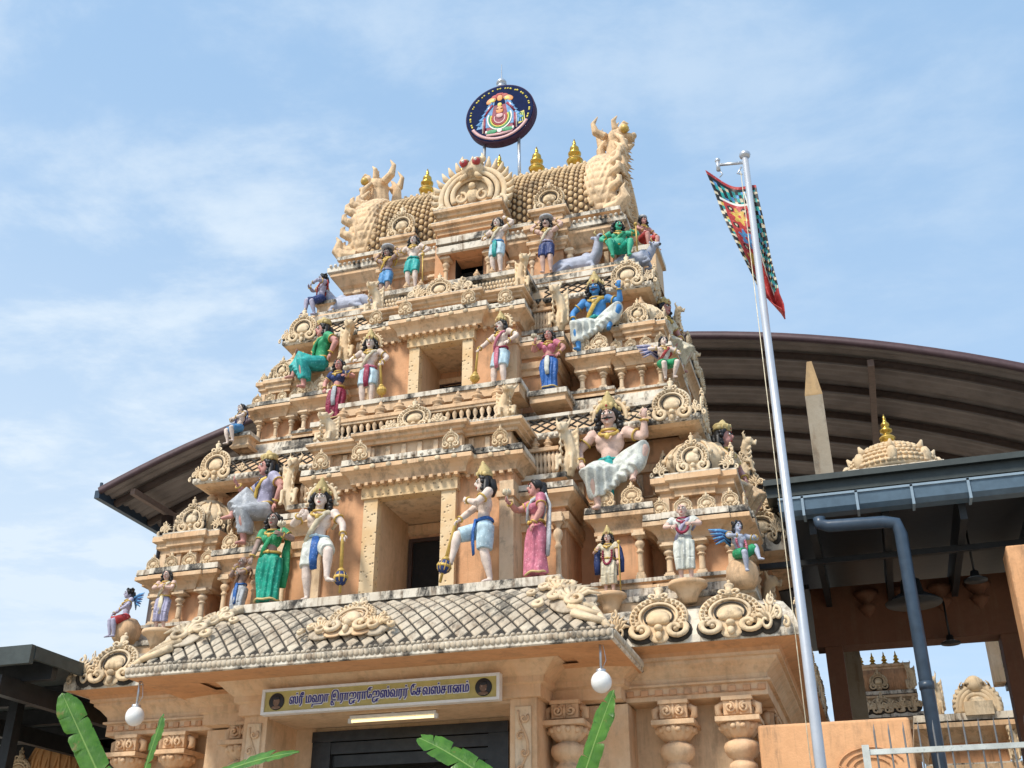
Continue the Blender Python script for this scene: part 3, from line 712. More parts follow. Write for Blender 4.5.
# ---- side bays (right and left flanks) --------------------------------------------------------------
for s in (-1,1):
    p=MB()
    a,b=sorted((s*3.2,s*4.12)); Q=rect(a,b,2.9,4.5)
    p.sweep(Q,[(0,5.5,WALL),(0,6.45,WALL)],False); p.sweep(Q,[(0,6.43,TRIM),(.2,6.46,TRIM),(.26,6.52,TRIM),(.26,6.56,PALE),(.27,6.70,PALE),(.18,6.95,PALE),(.05,7.1,PALE),(0,7.11,PALE)],True,True)
    a,b=sorted((s*3.2,s*3.98)); P=rect(a,b,2.75,4.65)
    p.sweep(P,kapota(7.0,.22,.15)); p.sweep(rect(a,b-.06 if s>0 else b,2.85,4.55),[(0,7.18,TRIM),(0,7.5,TRIM)]+steps(7.5,.18,.12,3))
    a,b=sorted((s*2.6,s*3.12)); P=rect(a,b,3.0,4.4)
    p.sweep(P,[(0,8.4,WALL),(0,9.6,WALL)],False); p.sweep(P,kapota(9.6,.28,.15)); p.sweep(rect(a,b-.05 if s>0 else b,3.1,4.3),[(0,9.86,TRIM),(0,10.1,TRIM)]+steps(10.1,.18,.12,3))
    q=p.build('side_bay',TR,TOWER)
    if s>0:
        w=MB(); w.prism([(3.3,6.62),(4.34,6.62),(4.36,6.95),(4.12,7.3),(3.98,7.62),(3.7,8.0),(3.3,8.0)],((0,2.74,0),(1,0,0),(0,0,1)),-1.9); w.build('flank_gable',[M['orn']],q)
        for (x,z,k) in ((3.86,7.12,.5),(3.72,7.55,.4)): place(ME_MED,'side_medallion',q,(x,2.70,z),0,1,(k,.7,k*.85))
        for (x,z,k) in ((4.12,7.05,.34),(3.96,7.4,.3),(3.8,7.75,.3)): place(ME_CURL,'corner_scroll',q,(x,2.70,z),0,1,(k,.5,k)); place(ME_CURL,'corner_scroll',q,(x+.2,3.0,z),PI/2,1,(k,.5,k*1.2))
        place(ME_MED,'side_medallion',q,(4.08,2.68,6.60),0,1,(.58,.8,.52)); place(ME_CURL,'corner_scroll',q,(4.2,2.62,6.6),0,1,(.22,.5,.5)); place(ME_CURL,'corner_scroll',q,(4.32,2.75,6.8),PI/2,1,(.4,.5,.6)); place(ME_CURL,'corner_scroll',q,(4.2,2.7,7.0),0,1,(-.4,.5,.5))
        for y in (3.3,4.1): place(ME_MED,'side_medallion',q,(4.42,y,6.6),PI/2,1,(.6,.8,.52))
        for y in (2.95,3.7,4.45):
            place(ME_MED,'side_medallion',q,(4.12,y,7.17),PI/2,1,(.5,.6,.4)); place(ME_CURL,'corner_scroll',q,(4.1,y+.3,7.0),PI/2,1,(.3,.4,.4))
        for y in (3.1,3.7,4.3): place(ME_MED,'side_medallion',q,(3.26,y,9.86),PI/2,1,(.42,.6,.36))
        for (x,y,z,k) in ((4.05,2.62,5.5,.9),(4.05,4.75,5.5,.9),(3.95,2.7,7.66,.75),(3.95,4.6,7.66,.75),(3.12,2.92,10.2,.6),(3.12,4.45,10.2,.6),(2.62,2.4,11.1,.5)):
            place(ME_MAK,'beast_bracket',q,(x,y,z),PI/2,1,(.6*k,.7*k,.8*k))

# ---- barrel roof ------------------------------------------------------------------------------------
def barrel(t):
    """half section front: t 0 base .. 1 ridge -> (y,z)"""
    y0,z0,y1,z1=2.50,12.34,3.60,14.05
    a=t*PI/2
    bul=.14*math.sin(PI*min(1,t*1.25))
    return y0+(y1-y0)*(1-math.cos(a))-bul*.7*(1-t), z0+(z1-z0)*math.sin(a)**.92
b=MB()
def barrelpt(u,v,sgn=1):
    x=-1.98+3.96*u
    y,z=barrel(v); ph=abs(math.sin(PI*u*23)); row=abs(math.sin(PI*v*17+ (0 if int(u*23)%2 else PI/2)))
    d=0
    y2,z2=barrel(min(1,v+.02)); y1,z1=barrel(max(0,v-.02)); ny,nz=-(z2-z1),(y2-y1); L=math.hypot(ny,nz) or 1
    y+=ny/L*d; z+=nz/L*d
    return V(x,y if sgn>0 else 2*YC-y,z)
b.grid(lambda u,v:barrelpt(u,v),40,30); b.grid(lambda u,v:barrelpt(1-u,v,-1),40,16)
b.smooth=True
for i in range(46):
    x=-1.97+i*3.94/45; wide=i%2
    for j in range(19):
        v=(j+.5*(wide))/19*.97; (y,z),(y2,z2)=barrel(v),barrel(min(1,v+.04)); q=math.atan2(z2-z,y2-y)
        b.ball((x,y-.012,z+.01),((.046 if wide else .030),.036,.058 if wide else .05),7,5,1,Matrix.Rotation(q-PI/2,3,'X'))
roof=b.build('barrel_roof',[M['ribgap'],M['rib']],TOWER)
r=MB()
r.sweep(rect(-2.0,2.0,3.52,3.88),[(0,13.98,0),(.08,14.0,0),(.10,14.06,0),(.06,14.09,1),(.02,14.1,0),(.06,14.13,0),(.08,14.2,0),(.03,14.24,0),(0,14.26,0)],True)
for k in range(34):
    x=-1.95+k*3.9/33; r.ball((x,3.43,14.07),(.05,.05,.04),8,5,0); r.ball((x,3.47,14.22),(.045,.04,.04),6,5,0)
    r.tube([(x+.05,3.5,14.24),(x+.05,3.5,14.30),(x+.05,3.52,14.34)],[.035,.035,.008],6,0)
r.build('roof_ridge',[M['orn'],M['grime_shade']],roof)
# five gilded pot finials
k=MB(); k.lathe([(.10,0),(.11,.03),(.06,.06),(.06,.09),(.12,.14),(.145,.20),(.13,.26),(.07,.30),(.07,.33),(.115,.36),(.12,.40),(.07,.44),(.06,.46),(.085,.49),(.08,.53),(.045,.57),(.03,.62),(.035,.64),(.008,.74)],(0,0,0),22); k.lathe([(.147,.215),(.152,.225),(.147,.235)],(0,0,0),22,1)
ME_KAL=k.mesh('pot_finial',[M['gold'],M['goldp']])
for i in range(5): place(ME_KAL,'pot_finial',roof,(-1.43+i*.715,3.66,14.27),0,1,(1.0,1.0,.98))
# big horseshoe gable in the middle of the roof
g=MB(); g.mi=0
def arc(r1,r2,c,a0,a1,n,y): return [(c[0]+r1*math.sin(R(a0+(a1-a0)*i/n)),y,c[1]+r2*math.cos(R(a0+(a1-a0)*i/n))) for i in range(n+1)]
C=(0,13.04)
g.prism([(.60*math.cos(R(a)),.56*math.sin(R(a))) for a in range(-48,229,6)],((0,2.55,13.04),(1,0,0),(0,0,1)),.3,0)
g.tube(arc(.56,.53,C,-128,128,36,2.24),.055,8,0,flat=FL); g.tube(arc(.45,.43,C,-125,125,36,2.2),.045,8,0,flat=FL); g.tube(arc(.34,.32,C,-118,118,30,2.2),.05,8,0,flat=FL)
g.tube(arc(.395,.375,C,-120,120,30,2.235),.02,6,1,flat=FL)
for i in range(21):
    a=-118+i*236/20; d=R(a); c0=(C[0]+.56*math.sin(d),2.27,C[1]+.53*math.cos(d)); c1=(C[0]+.68*math.sin(d),2.25,C[1]+.64*math.cos(d)); c2=(C[0]+.74*math.sin(d)+.0,2.2,C[1]+.72*math.cos(d)+.05)
    g.tube([c0,c1,c2],[.045,.055,.012],7,0)
for s in (-1,1):
    g.tube(spiral((.2*s,12.98),.13,.03,s*2*PI,PI/2,14,2.22),.03,6,0,flat=FL); g.tube(spiral((.5*s,12.78),.12,.03,-s*2.2*PI,PI/2,16,2.2),.04,6,0,flat=FL)
g.ball((0,2.24,13.02),(.12,.06,.16),10,8,0); g.ball((0,2.2,13.2),(.07,.05,.07),8,6,0)
# lion mask on its crest
g.X=Matrix.Translation((0,0,-.24))
for s in (-1,1):
    g.ball((.11*s,2.08,13.84),(.075,.06,.07),10,8,2); g.ball((.11*s,2.03,13.85),(.03,.03,.03),8,6,3); g.ball((.11*s,2.1,13.9),(.09,.06,.03),8,6,0)
    g.tube([(.1*s,2.2,13.88),(.2*s,2.2,13.98),(.17*s,2.18,14.08)],[.06,.05,.01],8,0); g.tube([(.06*s,2.18,13.68),(.12*s,2.12,13.58),(.2*s,2.14,13.54)],[.05,.05,.02],8,0)
g.ball((0,2.2,13.76),(.2,.14,.18),12,8,0); g.ball((0,2.12,13.7),(.07,.09,.06),8,6,0); g.tube([(0,2.2,13.9),(0,2.2,14.06)],[.06,.01],8,0)
g.build('centre_gable',[M['orn'],M['grime_shade'],M['lip'],M['white']],roof)
# end gables with leaf flames and lion heads
def end_gable(s):
    """horned leaf gable closing the barrel, crowned by an outward looking lion mask"""
    b=MB(); X=lambda x:s*x
    n=32
    def oy(t):
        a=PI*(1.16-1.32*t); return 3.68+1.16*math.cos(a),12.95+1.10*math.sin(a)
    ring=[oy(i/n) for i in range(n+1)]
    b.prism(ring[::-1] if s>0 else ring,((X(2.02),0,0),(0,1,0),(0,0,1)),.22*(-1 if s<0 else 1)*(-1 if s>0 else 1)*-1,0)
    b.tube([(X(2.02),y,z) for y,z in ring],.075,8); b.tube([(X(2.30),y,z) for y,z in ring],.085,8)
    # broad leaf wrapping the front edge: a tapering blade that swells at its foot and curls outwards at the top
    fr=ring[:int(n*.56)]
    m=len(fr)
    for i,(y,z) in enumerate(fr):
        w=.33-.19*i/m; b.ball((X(2.12-.06*i/m),y-.02,z),(w,.10,.11),12,8)
    for i in range(0,m-3,2):   # carved veins sweeping up the blade from its inner edge to the outer one
        for d in (1,-1):
            pts=[]
            for q in range(7):
                j=min(m-1,i+q); y,z=fr[j]; w=.33-.19*j/m; t=q/6
                pts.append((X(2.12-.06*j/m+d*w*(.06+.9*t**.8)),y-.115+.06*t,z+.01))
            b.tube(pts,[.010,.024,.028,.026,.022,.016,.006],6)
    for i in range(7):       # round flame lobes up the outer edge
        j=int(1+i*(m-4)/6); y,z=fr[j]; L=.17-.008*i
        b.tube([(X(2.28),y-.04,z-.02),(X(2.36),y-.08,z+.02),(X(2.36+L*.55),y-.09,z+.07),(X(2.36+L*.62),y-.10,z+.17),(X(2.36+L*.35),y-.10,z+.23)],[.07,.085,.075,.045,.008],8)
    b.tube([(X(2.2),2.52,12.40),(X(2.42),2.46,12.42),(X(2.54),2.44,12.56),(X(2.50),2.42,12.74),(X(2.56),2.40,12.84)],[.14,.13,.10,.05,.008],8)
    y,z=fr[-1]; b.tube([(X(2.05),y-.1,z-.1),(X(1.97),y-.16,z+.16),(X(1.95),y-.2,z+.42),(X(2.04),y-.2,z+.62),(X(2.10),y-.2,z+.70)],[.13,.11,.08,.04,.006],8)
    # lion mask
    hx,hy,hz=2.30,3.36,14.50; k=1.0
    P=lambda dx,dy,dz:(X(hx+dx*k),hy+dy*k,hz+dz*k)
    b.ball(P(0,0,0),(.22*k,.22*k,.23*k),14,10); b.tube([P(-.08,.1,-.75),P(-.04,.02,-.3),P(0,0,0)],[.2*k,.2*k,.2*k],12)
    b.ball(P(.17,-.05,-.03),(.14*k,.14*k,.075*k),12,8); b.ball(P(.29,-.06,.0),(.055*k,.075*k,.05*k),8,6)     # muzzle
    b.tube([P(.04,-.05,-.21),P(.2,-.07,-.25),P(.29,-.07,-.19)],[.08*k,.06*k,.025*k],8)                       # lower jaw
    for d in (-1,1):
        b.ball(P(.13,-.03+d*.16,.10),(.085*k,.075*k,.085*k),10,8)
        b.tube([P(.08,-.05+d*.12,.17),P(.16,-.05+d*.18,.2),P(.24,-.05+d*.16,.15)],[.03*k,.035*k,.01],6)        # brow
        b.tube([P(.27,-.06+d*.07,-.06),P(.29,-.07+d*.08,-.14)],[.022*k,.004],6)                               # fang
        b.tube([P(-.02,d*.15,.15),P(-.03,d*.21,.30),P(.05,d*.19,.42)],[.06*k,.045*k,.006],8)
        b.tube([P(-.2,d*.15,.02),P(-.36,d*.2,.12),P(-.40,d*.2,.32),P(-.30,d*.18,.50)],[.08*k,.075*k,.045*k,.006],8)
    for q in range(5): b.tube([P(-.02+.03*q,-.14+.07*q,.18),P(-.05+.03*q,-.15+.08*q,.28),P(.0+.05*q,-.15+.08*q,.36)],[.05,.04,.006],6)
    for q in range(28):      # mane and beard locks hanging below the jaw
        a=q%4; row=q//4; zz=-.14-.25*row; yy=-.26+.10*a-.06*row*(row<4)
        b.tube([P(.0+.04*a,yy,zz+.1),P(.12+.04*(a%2),yy-.06,zz-.08),P(.16-.02*a,yy-.07,zz-.25),P(.24+.03*(a%2),yy-.04,zz-.36)],[.035,.055,.04,.006],7)
    for q in range(6):
        zz=12.5+.21*q; b.tube([(X(2.36),2.74+.08*q,zz),(X(2.46),2.66+.08*q,zz+.08),(X(2.44),2.64+.09*q,zz+.2)],[.045,.055,.008],7)
    vs,fs=fuse(b,.0135,1); q=MB(); q.add(vs,fs,True)
    o=q.build('end_gable',[M['lion']],roof)
    for d in (-1,1):
        e=MB(); e.ball(P(.165,-.07+d*.155,.055),(.078,.075,.08),12,8); e.build('eye',[M['goldp']],o)
for s in (-1,1): end_gable(s)

# ---- base storey: cornice, walls and columns ------------------------------------------------------------
p=MB()
W=rect(-3.78,3.78,.78,6.62)
p.sweep(W,[(0,-.05,0),(.22,-.05,1),(.22,.35,1),(.12,.42,1),(.12,.75,1),(.2,.8,1),(.2,.95,1),(0,1.0,0),(0,4.2,0)],False)
p.build('base_wall',[M['base2'],M['base']],TOWER)
p=MB()
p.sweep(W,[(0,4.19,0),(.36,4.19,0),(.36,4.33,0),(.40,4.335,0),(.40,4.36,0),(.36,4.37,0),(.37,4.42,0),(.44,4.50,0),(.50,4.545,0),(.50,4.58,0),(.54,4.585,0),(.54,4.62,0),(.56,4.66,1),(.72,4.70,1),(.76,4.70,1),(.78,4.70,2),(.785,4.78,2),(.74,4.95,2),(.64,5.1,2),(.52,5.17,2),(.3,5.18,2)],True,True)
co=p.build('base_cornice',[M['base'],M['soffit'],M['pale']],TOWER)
for s in (-1,1):
    for x in (3.08,3.86): place(ME_MED,'cornice_medallion',co,(s*x,-.05,4.71),0,1,(.70,.8,.56)).rotation_euler=(R(-15),0,0)
    place(ME_CURL,'corner_scroll',co,(s*4.16,-.03,4.72),0,1,(s*.34,.5,.46))
    place(ME_CURL,'corner_scroll',co,(s*4.24,.16,4.86),0,1,(s*.16,.3,.42))
    place(ME_CURL,'corner_scroll',co,(s*2.72,-.02,4.74),0,1,(-s*.3,.5,.4))
for y in (.55,1.6,2.6,3.6,4.6): 
    place(ME_MED,'cornice_medallion',co,(4.53,y,4.71),PI/2,1,(.6,.5,.40))
# big base columns
def big_column_mb():
    b=MB()
    b.box(-.2,.2,-.2,.2,0,.3); b.lathe([(.16,.3),(.14,.5),(.115,2.7),(.115,2.9),(.09,2.95),(.09,3.0),(.13,3.04),(.13,3.09),(.09,3.13),(.085,3.3),(.10,3.34),(.135,3.40),(.15,3.46),(.145,3.50),(.11,3.53),(.105,3.55),(.15,3.58),(.185,3.63),(.19,3.68),(.175,3.72),(.12,3.745),(.11,3.76)],(0,0,0),24)
    b.lathe([(.11,3.755),(.15,3.79),(.20,3.85),(.215,3.895),(.20,3.915)],(0,0,0),36,0,True,.07,12)
    b.box(-.235,.235,-.235,.235,3.912,3.965); b.box(-.10,.10,-.10,.10,3.96,4.0)
    b.box(-.15,.15,-.13,.13,3.995,4.15); b.box(-.165,.165,-.15,.15,4.145,4.19)
    for s in (-1,1):
        b.tube(spiral((s*.075,4.07),.055,.012,s*3*PI,PI/2,20,-.135),.016,8)
        b.tube([(s*.15,-.05,4.13),(s*.215,-.05,4.09),(s*.215,-.05,4.02),(s*.17,-.05,4.0)],[.035,.045,.04,.02],8)
        b.ball((s*.075,-.14,4.065),(.02,.02,.02),8,6)
    b.tube([(0,-.135,4.0),(0,-.15,4.07),(0,-.135,4.14)],[.015,.022,.012],8)
    for k in range(12):
        a=2*PI*(k+.5)/12; b.ball((.20*math.cos(a),.20*math.sin(a),3.87),(.035,.035,.035),7,5)
    return b
ME_BIG=big_column_mb().mesh('base_column',[M['base']])
for s in (-1,1):
    for (x,y) in ((3.11,.52),(3.80,.52),(2.34,.62),(1.98,.18)): place(ME_BIG,'base_column',TOWER,(s*x,y,0))
for y in (1.3,2.4,3.7): place(ME_BIG,'base_column',TOWER,(3.98,y,0),PI/2)

# ---- porch: piers, beam, roof ------------------------------------------------------------------------------
p=MB()
for s in (-1,1):
    a,b=sorted((s*1.46,s*1.76)); p.box(a,b,-.27,.95,0,4.17,0)
    a,b=sorted((s*1.52,s*1.70)); p.box(a,b,-.29,-.2,.3,4.08,1)                     # carved panel
    a,b=sorted((s*1.76,s*2.62)); p.box(a,b,.35,.98,0,4.17,0)
p.sweep(rect(-1.80,1.80,-.30,.95),[(0,4.168,0),(.02,4.17,0),(.02,4.3,0),(.07,4.32,0),(.07,4.38,0),(.12,4.42,0),(.2,4.5,0),(.26,4.54,0),(.26,4.60,0)],True,True)
p.sweep(rect(-2.56,2.56,.20,.98),[(0,4.19,0),(.03,4.195,0),(.03,4.32,0),(.08,4.34,0),(.08,4.4,0),(.14,4.44,0),(.22,4.5,0),(.25,4.54,0),(.25,4.61,0)],True,True)
for s in (-1,1):
    x0=s*1.61
    p.tube([(x0+.055*math.sin(z*9),-.295,z) for z in [.4+.04*k for k in range(92)]],.014,6,0)
    for k in range(21):
        z=.45+k*.175; d=1 if k%2 else -1
        p.tube(spiral((x0-d*.02,z),.05,.012,d*2*PI,PI*.3,10,-.295),.013,5,0)
p.box(-1.47,1.47,-.25,.9,4.13,4.165,2)      # recess ceiling
p.build('porch_frame',[M['base'],M['cream'],M['reveal']],TOWER)
p=MB()
zt=3.98
for s in (-1,1):
    a,b=sorted((s*.98,s*1.22)); p.box(a,b,.42,.72,0,zt,0); a,b=sorted((s*.92,s*1.0)); p.box(a,b,.5,.74,0,zt-.2,0); a,b=sorted((s*1.2,s*1.5)); p.box(a,b,.46,.70,0,4.14,1)
p.box(-1.22,1.22,.40,.72,zt-.02,zt+.1,0); p.box(-1.2,1.2,.43,.72,zt-.16,zt-.03,0); p.box(-1.1,1.1,.48,.74,zt-.3,zt-.17,0); p.box(-1.47,1.47,.47,.70,zt+.09,4.14,1)
p.box(-1.0,1.0,.755,.77,0,zt-.2,2)
p.build('granite_doorframe',[M['blackstone'],M['reveal'],M['dark']],TOWER)
# curved lattice roof of the porch
def porch(side):
    """returns fn(u,v,d): u along the eave, v up the slope, d lift along the normal"""
    def yz(v): return -1.12+.84*v, 4.60+.78*(math.sin(v*PI/2)*.55+v*.45)
    def hx(v): return 2.77-.70*v
    def f(u,v,d=0):
        y,z=yz(v); x=hx(v); v2=min(1,v+.02); v1=max(0,v-.02); (ya,za),(yb,zb)=yz(v1),yz(v2); L=math.hypot(yb-ya,zb-za); ny,nz=-(zb-za)/L,(yb-ya)/L
        if side==0: return V(-x+2*x*u, y+ny*d, z+nz*d)
        s=side; yy=y+(.32-y)*u
        return V(s*(x-ny*d*.9), yy, z+nz*d)
    return f
b=MB()
for side,n in ((0,31),(1,8),(-1,8)):
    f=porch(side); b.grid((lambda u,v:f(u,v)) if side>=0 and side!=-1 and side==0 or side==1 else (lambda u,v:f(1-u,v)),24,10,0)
    rows=10
    for j in range(rows):
        v0=.07+j*.9/rows; 
        for i in range(n+1):
            uc=(i+(.5 if j%2 else 0))/n; vc=v0+.5*.9/rows
            du,dv=.435/n,.9/rows*.88
            if uc-du<-.001 or uc+du>1.001: 
                continue
            if vc-dv<.02 or vc+dv>.99: continue
            if side==0:
                hxv=2.77-.70*(vc+dv*.6); X0=-2.77+5.54*uc
                if abs(X0)+du*5.54*.6>hxv: continue
                fx=lambda U,Vv,dd:f((-2.77+5.54*U+(2.77-.70*Vv))/(2*(2.77-.70*Vv)),Vv,dd)
            else: fx=f
            T=lambda k,d:[fx(uc-du*k,vc,d),fx(uc,vc-dv*k,d),fx(uc+du*k,vc,d),fx(uc,vc+dv*k,d)]
            q=T(1,.004)
            R_=[q,T(.92,.016),T(.5,.026)]; FS=[(8,9,10,11)]+[(4*l+i_,4*l+(i_+1)%4,4*l+4+(i_+1)%4,4*l+4+i_) for l in (0,1) for i_ in range(4)]
            b.add(sum(R_,[]),FS if side>=0 else [tuple(reversed(z)) for z in FS],False,1)
pr=b.build('porch_roof',[M['grime_shade'],M['scale']],TOWER)
e=MB()
ring=lambda o,z:[(-2.80-o,-1.15-o,z),(2.80+o,-1.15-o,z)]
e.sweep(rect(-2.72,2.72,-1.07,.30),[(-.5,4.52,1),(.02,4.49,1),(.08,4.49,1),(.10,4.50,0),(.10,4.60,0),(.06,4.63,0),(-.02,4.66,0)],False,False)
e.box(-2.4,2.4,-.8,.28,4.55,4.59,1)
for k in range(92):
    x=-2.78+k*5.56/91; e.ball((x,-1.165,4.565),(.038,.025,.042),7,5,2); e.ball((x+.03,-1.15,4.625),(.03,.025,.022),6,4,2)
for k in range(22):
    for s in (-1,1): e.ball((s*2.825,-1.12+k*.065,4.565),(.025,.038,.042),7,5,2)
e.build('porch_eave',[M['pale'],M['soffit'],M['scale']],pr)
for s in (-1,1):     # hip ribs and their scrolls
    h=MB()
    f=porch(0); u=0 if s<0 else 1
    h.tube([f(u,i/12,.02) for i in range(13)],[.04]*9+[.045,.05,.05,.045],8,0)
    for j in range(9):
        v=.08+j*.1; q=f(u,v,.03); w=f(u-s*.045*(1.1-v*.3),min(1,v+.12),.06); e2=f(u-s*.03,min(1,v+.2),.03)
        h.tube([q,w,e2],[.035,.05,.012],7,0)
    h.build('hip_rib',[M['orn']],pr)
for s in (-1,1):
    m=place(ME_CURLP,'hip_scroll',pr,(s*2.52,-.98,4.88),0,1,(-s*.6,.8,.60)); m.rotation_euler=(R(-42),0,0)
    m=place(ME_CURLP,'hip_scroll',pr,(s*2.26,-.66,5.12),0,1,(-s*.5,.8,.42)); m.rotation_euler=(R(-38),0,0)
m=place(ME_ANT,'roof_medallion',pr,(-.18,-1.08,4.80),0,1,(.56,.8,.56)); m.rotation_euler=(R(-43),0,0)
for s in (-1,1):
    m=place(ME_CURLP,'hip_scroll',pr,(-.18+s*.22,-1.06,4.80),0,1,(s*.36,.8,.40)); m.rotation_euler=(R(-43),0,0)
p=MB(); p.sweep(rect(-2.0,2.0,-.24,.7),[(-.2,5.34,0),(.02,5.34,0),(.02,5.39,0),(.06,5.395,0),(.06,5.50,0),(0,5.505,0)],True,True); p.build('porch_slab',[M['pale']],TOWER)
for s in (-1,1):      # round standing blocks
    for (x,y,z,r_) in ((3.40,.19,5.31,.22),(2.48,.34,5.30,.19)):
        q=MB(); q.lathe([(r_*.4,-.12),(r_*.5,-.06),(r_*.62,.0),(r_*.8,.045),(r_*.97,.06),(r_,.07),(r_,.10),(r_*.97,.11),(.01,.112)],(s*x,y,z),24,0); q.build('statue_block',[M['trim']],TOWER)
    q=MB(); q.lathe([(.12,-.03),(.17,.04),(.185,.13),(.17,.22),(.12,.29),(.01,.3)],(s*4.0,.32,5.36),20,0); q.build('statue_block',[M['trim']],TOWER)
# ================================================================== PAINTED STATUES
def skin(name,base): 
    return paint(name,base,.6,.22,.55,0,.3,9,.2)
def cloth(name,base):
    m=paint(name,base,.55,.35,.55,0,.3,11,.25); nt=m.node_tree; b=nt.nodes['Principled BSDF']
    g=nt.nodes.new('ShaderNodeNewGeometry'); vo=nnode(nt,'ShaderNodeTexVoronoi'); vo.inputs['Scale'].default_value=26; link(nt,g.outputs['Position'],vo.inputs['Vector'])
    src=b.inputs['Base Color'].links[0].from_socket
    f=mth(nt,'MULTIPLY',ramp(nt,vo.outputs['Distance'],.2,.3,1,0),.45)
    link(nt,mixc(nt,f,src,tuple(min(.8,x*1.3+.16) for x in base)),b.inputs['Base Color']); return m
SK={'pink':skin('pink_flesh_paint',(.68,.47,.39)),'pale':skin('pale_flesh_paint',(.74,.61,.53)),'blue':skin('bright_blue_skin_paint',(.07,.26,.58)),
    'lilac':skin('lilac_skin_paint',(.42,.40,.52)),'green':skin('green_skin_paint',(.06,.42,.26)),'grey':skin('grey_blue_skin_paint',(.42,.45,.55)),'rose':skin('rose_skin_paint',(.58,.29,.25)),'tan':skin('dusky_skin_paint',(.36,.25,.21))}
CL={k:cloth(k+'_cloth_paint',v) for k,v in {
    'white':(.64,.66,.60),'emerald':(.01,.32,.22),'green':(.03,.30,.13),'teal':(.03,.36,.34),'pink':(.55,.17,.24),'maroon':(.28,.03,.07),'red':(.45,.05,.05),
    'blue':(.035,.13,.40),'navy':(.03,.05,.16),'grey':(.42,.44,.47),'lilac':(.40,.38,.52),'cream':(.66,.58,.42),'gold':(.60,.40,.08),'brown':(.2,.12,.08),'paleblue':(.45,.60,.68),'sky':(.10,.30,.58),'peach':(.62,.42,.24)}.items()}
def lerp(a,b,t): return Vector(a)*(1-t)+Vector(b)*t
def ik(a,b,l1,l2,pole):
    a,b=Vector(a),Vector(b); d=b-a; D=d.length
    if D>(l1+l2)*.998: b=a+d*((l1+l2)*.998/D); d=b-a; D=d.length
    D=max(D,abs(l1-l2)*1.02+1e-4); n=d.normalized()
    x=(l1*l1-l2*l2+D*D)/(2*D); h=math.sqrt(max(0,l1*l1-x*x))
    p=Vector(pole); p=p-n*p.dot(n)
    if p.length<1e-5: p=V(0,-1,0)
    return a+n*x+p.normalized()*h, b
def hand(b,w,dr,side,up,mi,curl=.5,S=1):
    """palm and five fingers at wrist w pointing along dr; palm normal roughly 'up'"""
    dr=Vector(dr).normalized(); up=Vector(up); up=(up-dr*up.dot(dr)); up=up.normalized() if up.length>1e-4 else dr.orthogonal().normalized()
    sd=dr.cross(up).normalized()
    R3=Matrix((sd,dr,up)).transposed()
    b.ball(w+dr*.030*S,(.022*S,.034*S,.012*S),10,6,mi,R3)
    for i,(o,l) in enumerate(((-.018,.036),(-.006,.042),(.006,.040),(.017,.031))):
        p0=w+dr*.052*S+sd*o*S; p1=p0+(dr*(1-curl*.4)-up*curl*.6)*l*.5*S; p2=p1+(dr*(1-curl)-up*curl)*l*.5*S
        b.tube([p0-dr*.01*S,p0,p1,p2],[.0062*S,.0066*S,.006*S,.0045*S],6,mi)
    t0=w+dr*.014*S+sd*side*.018*S; t1=t0+(sd*side*.7+dr*.7-up*.2)*.02*S; t2=t1+(dr*.8+sd*side*.15-up*.5)*.02*S
    b.tube([t0,t1,t2],[.008*S,.0075*S,.005*S],6,mi)
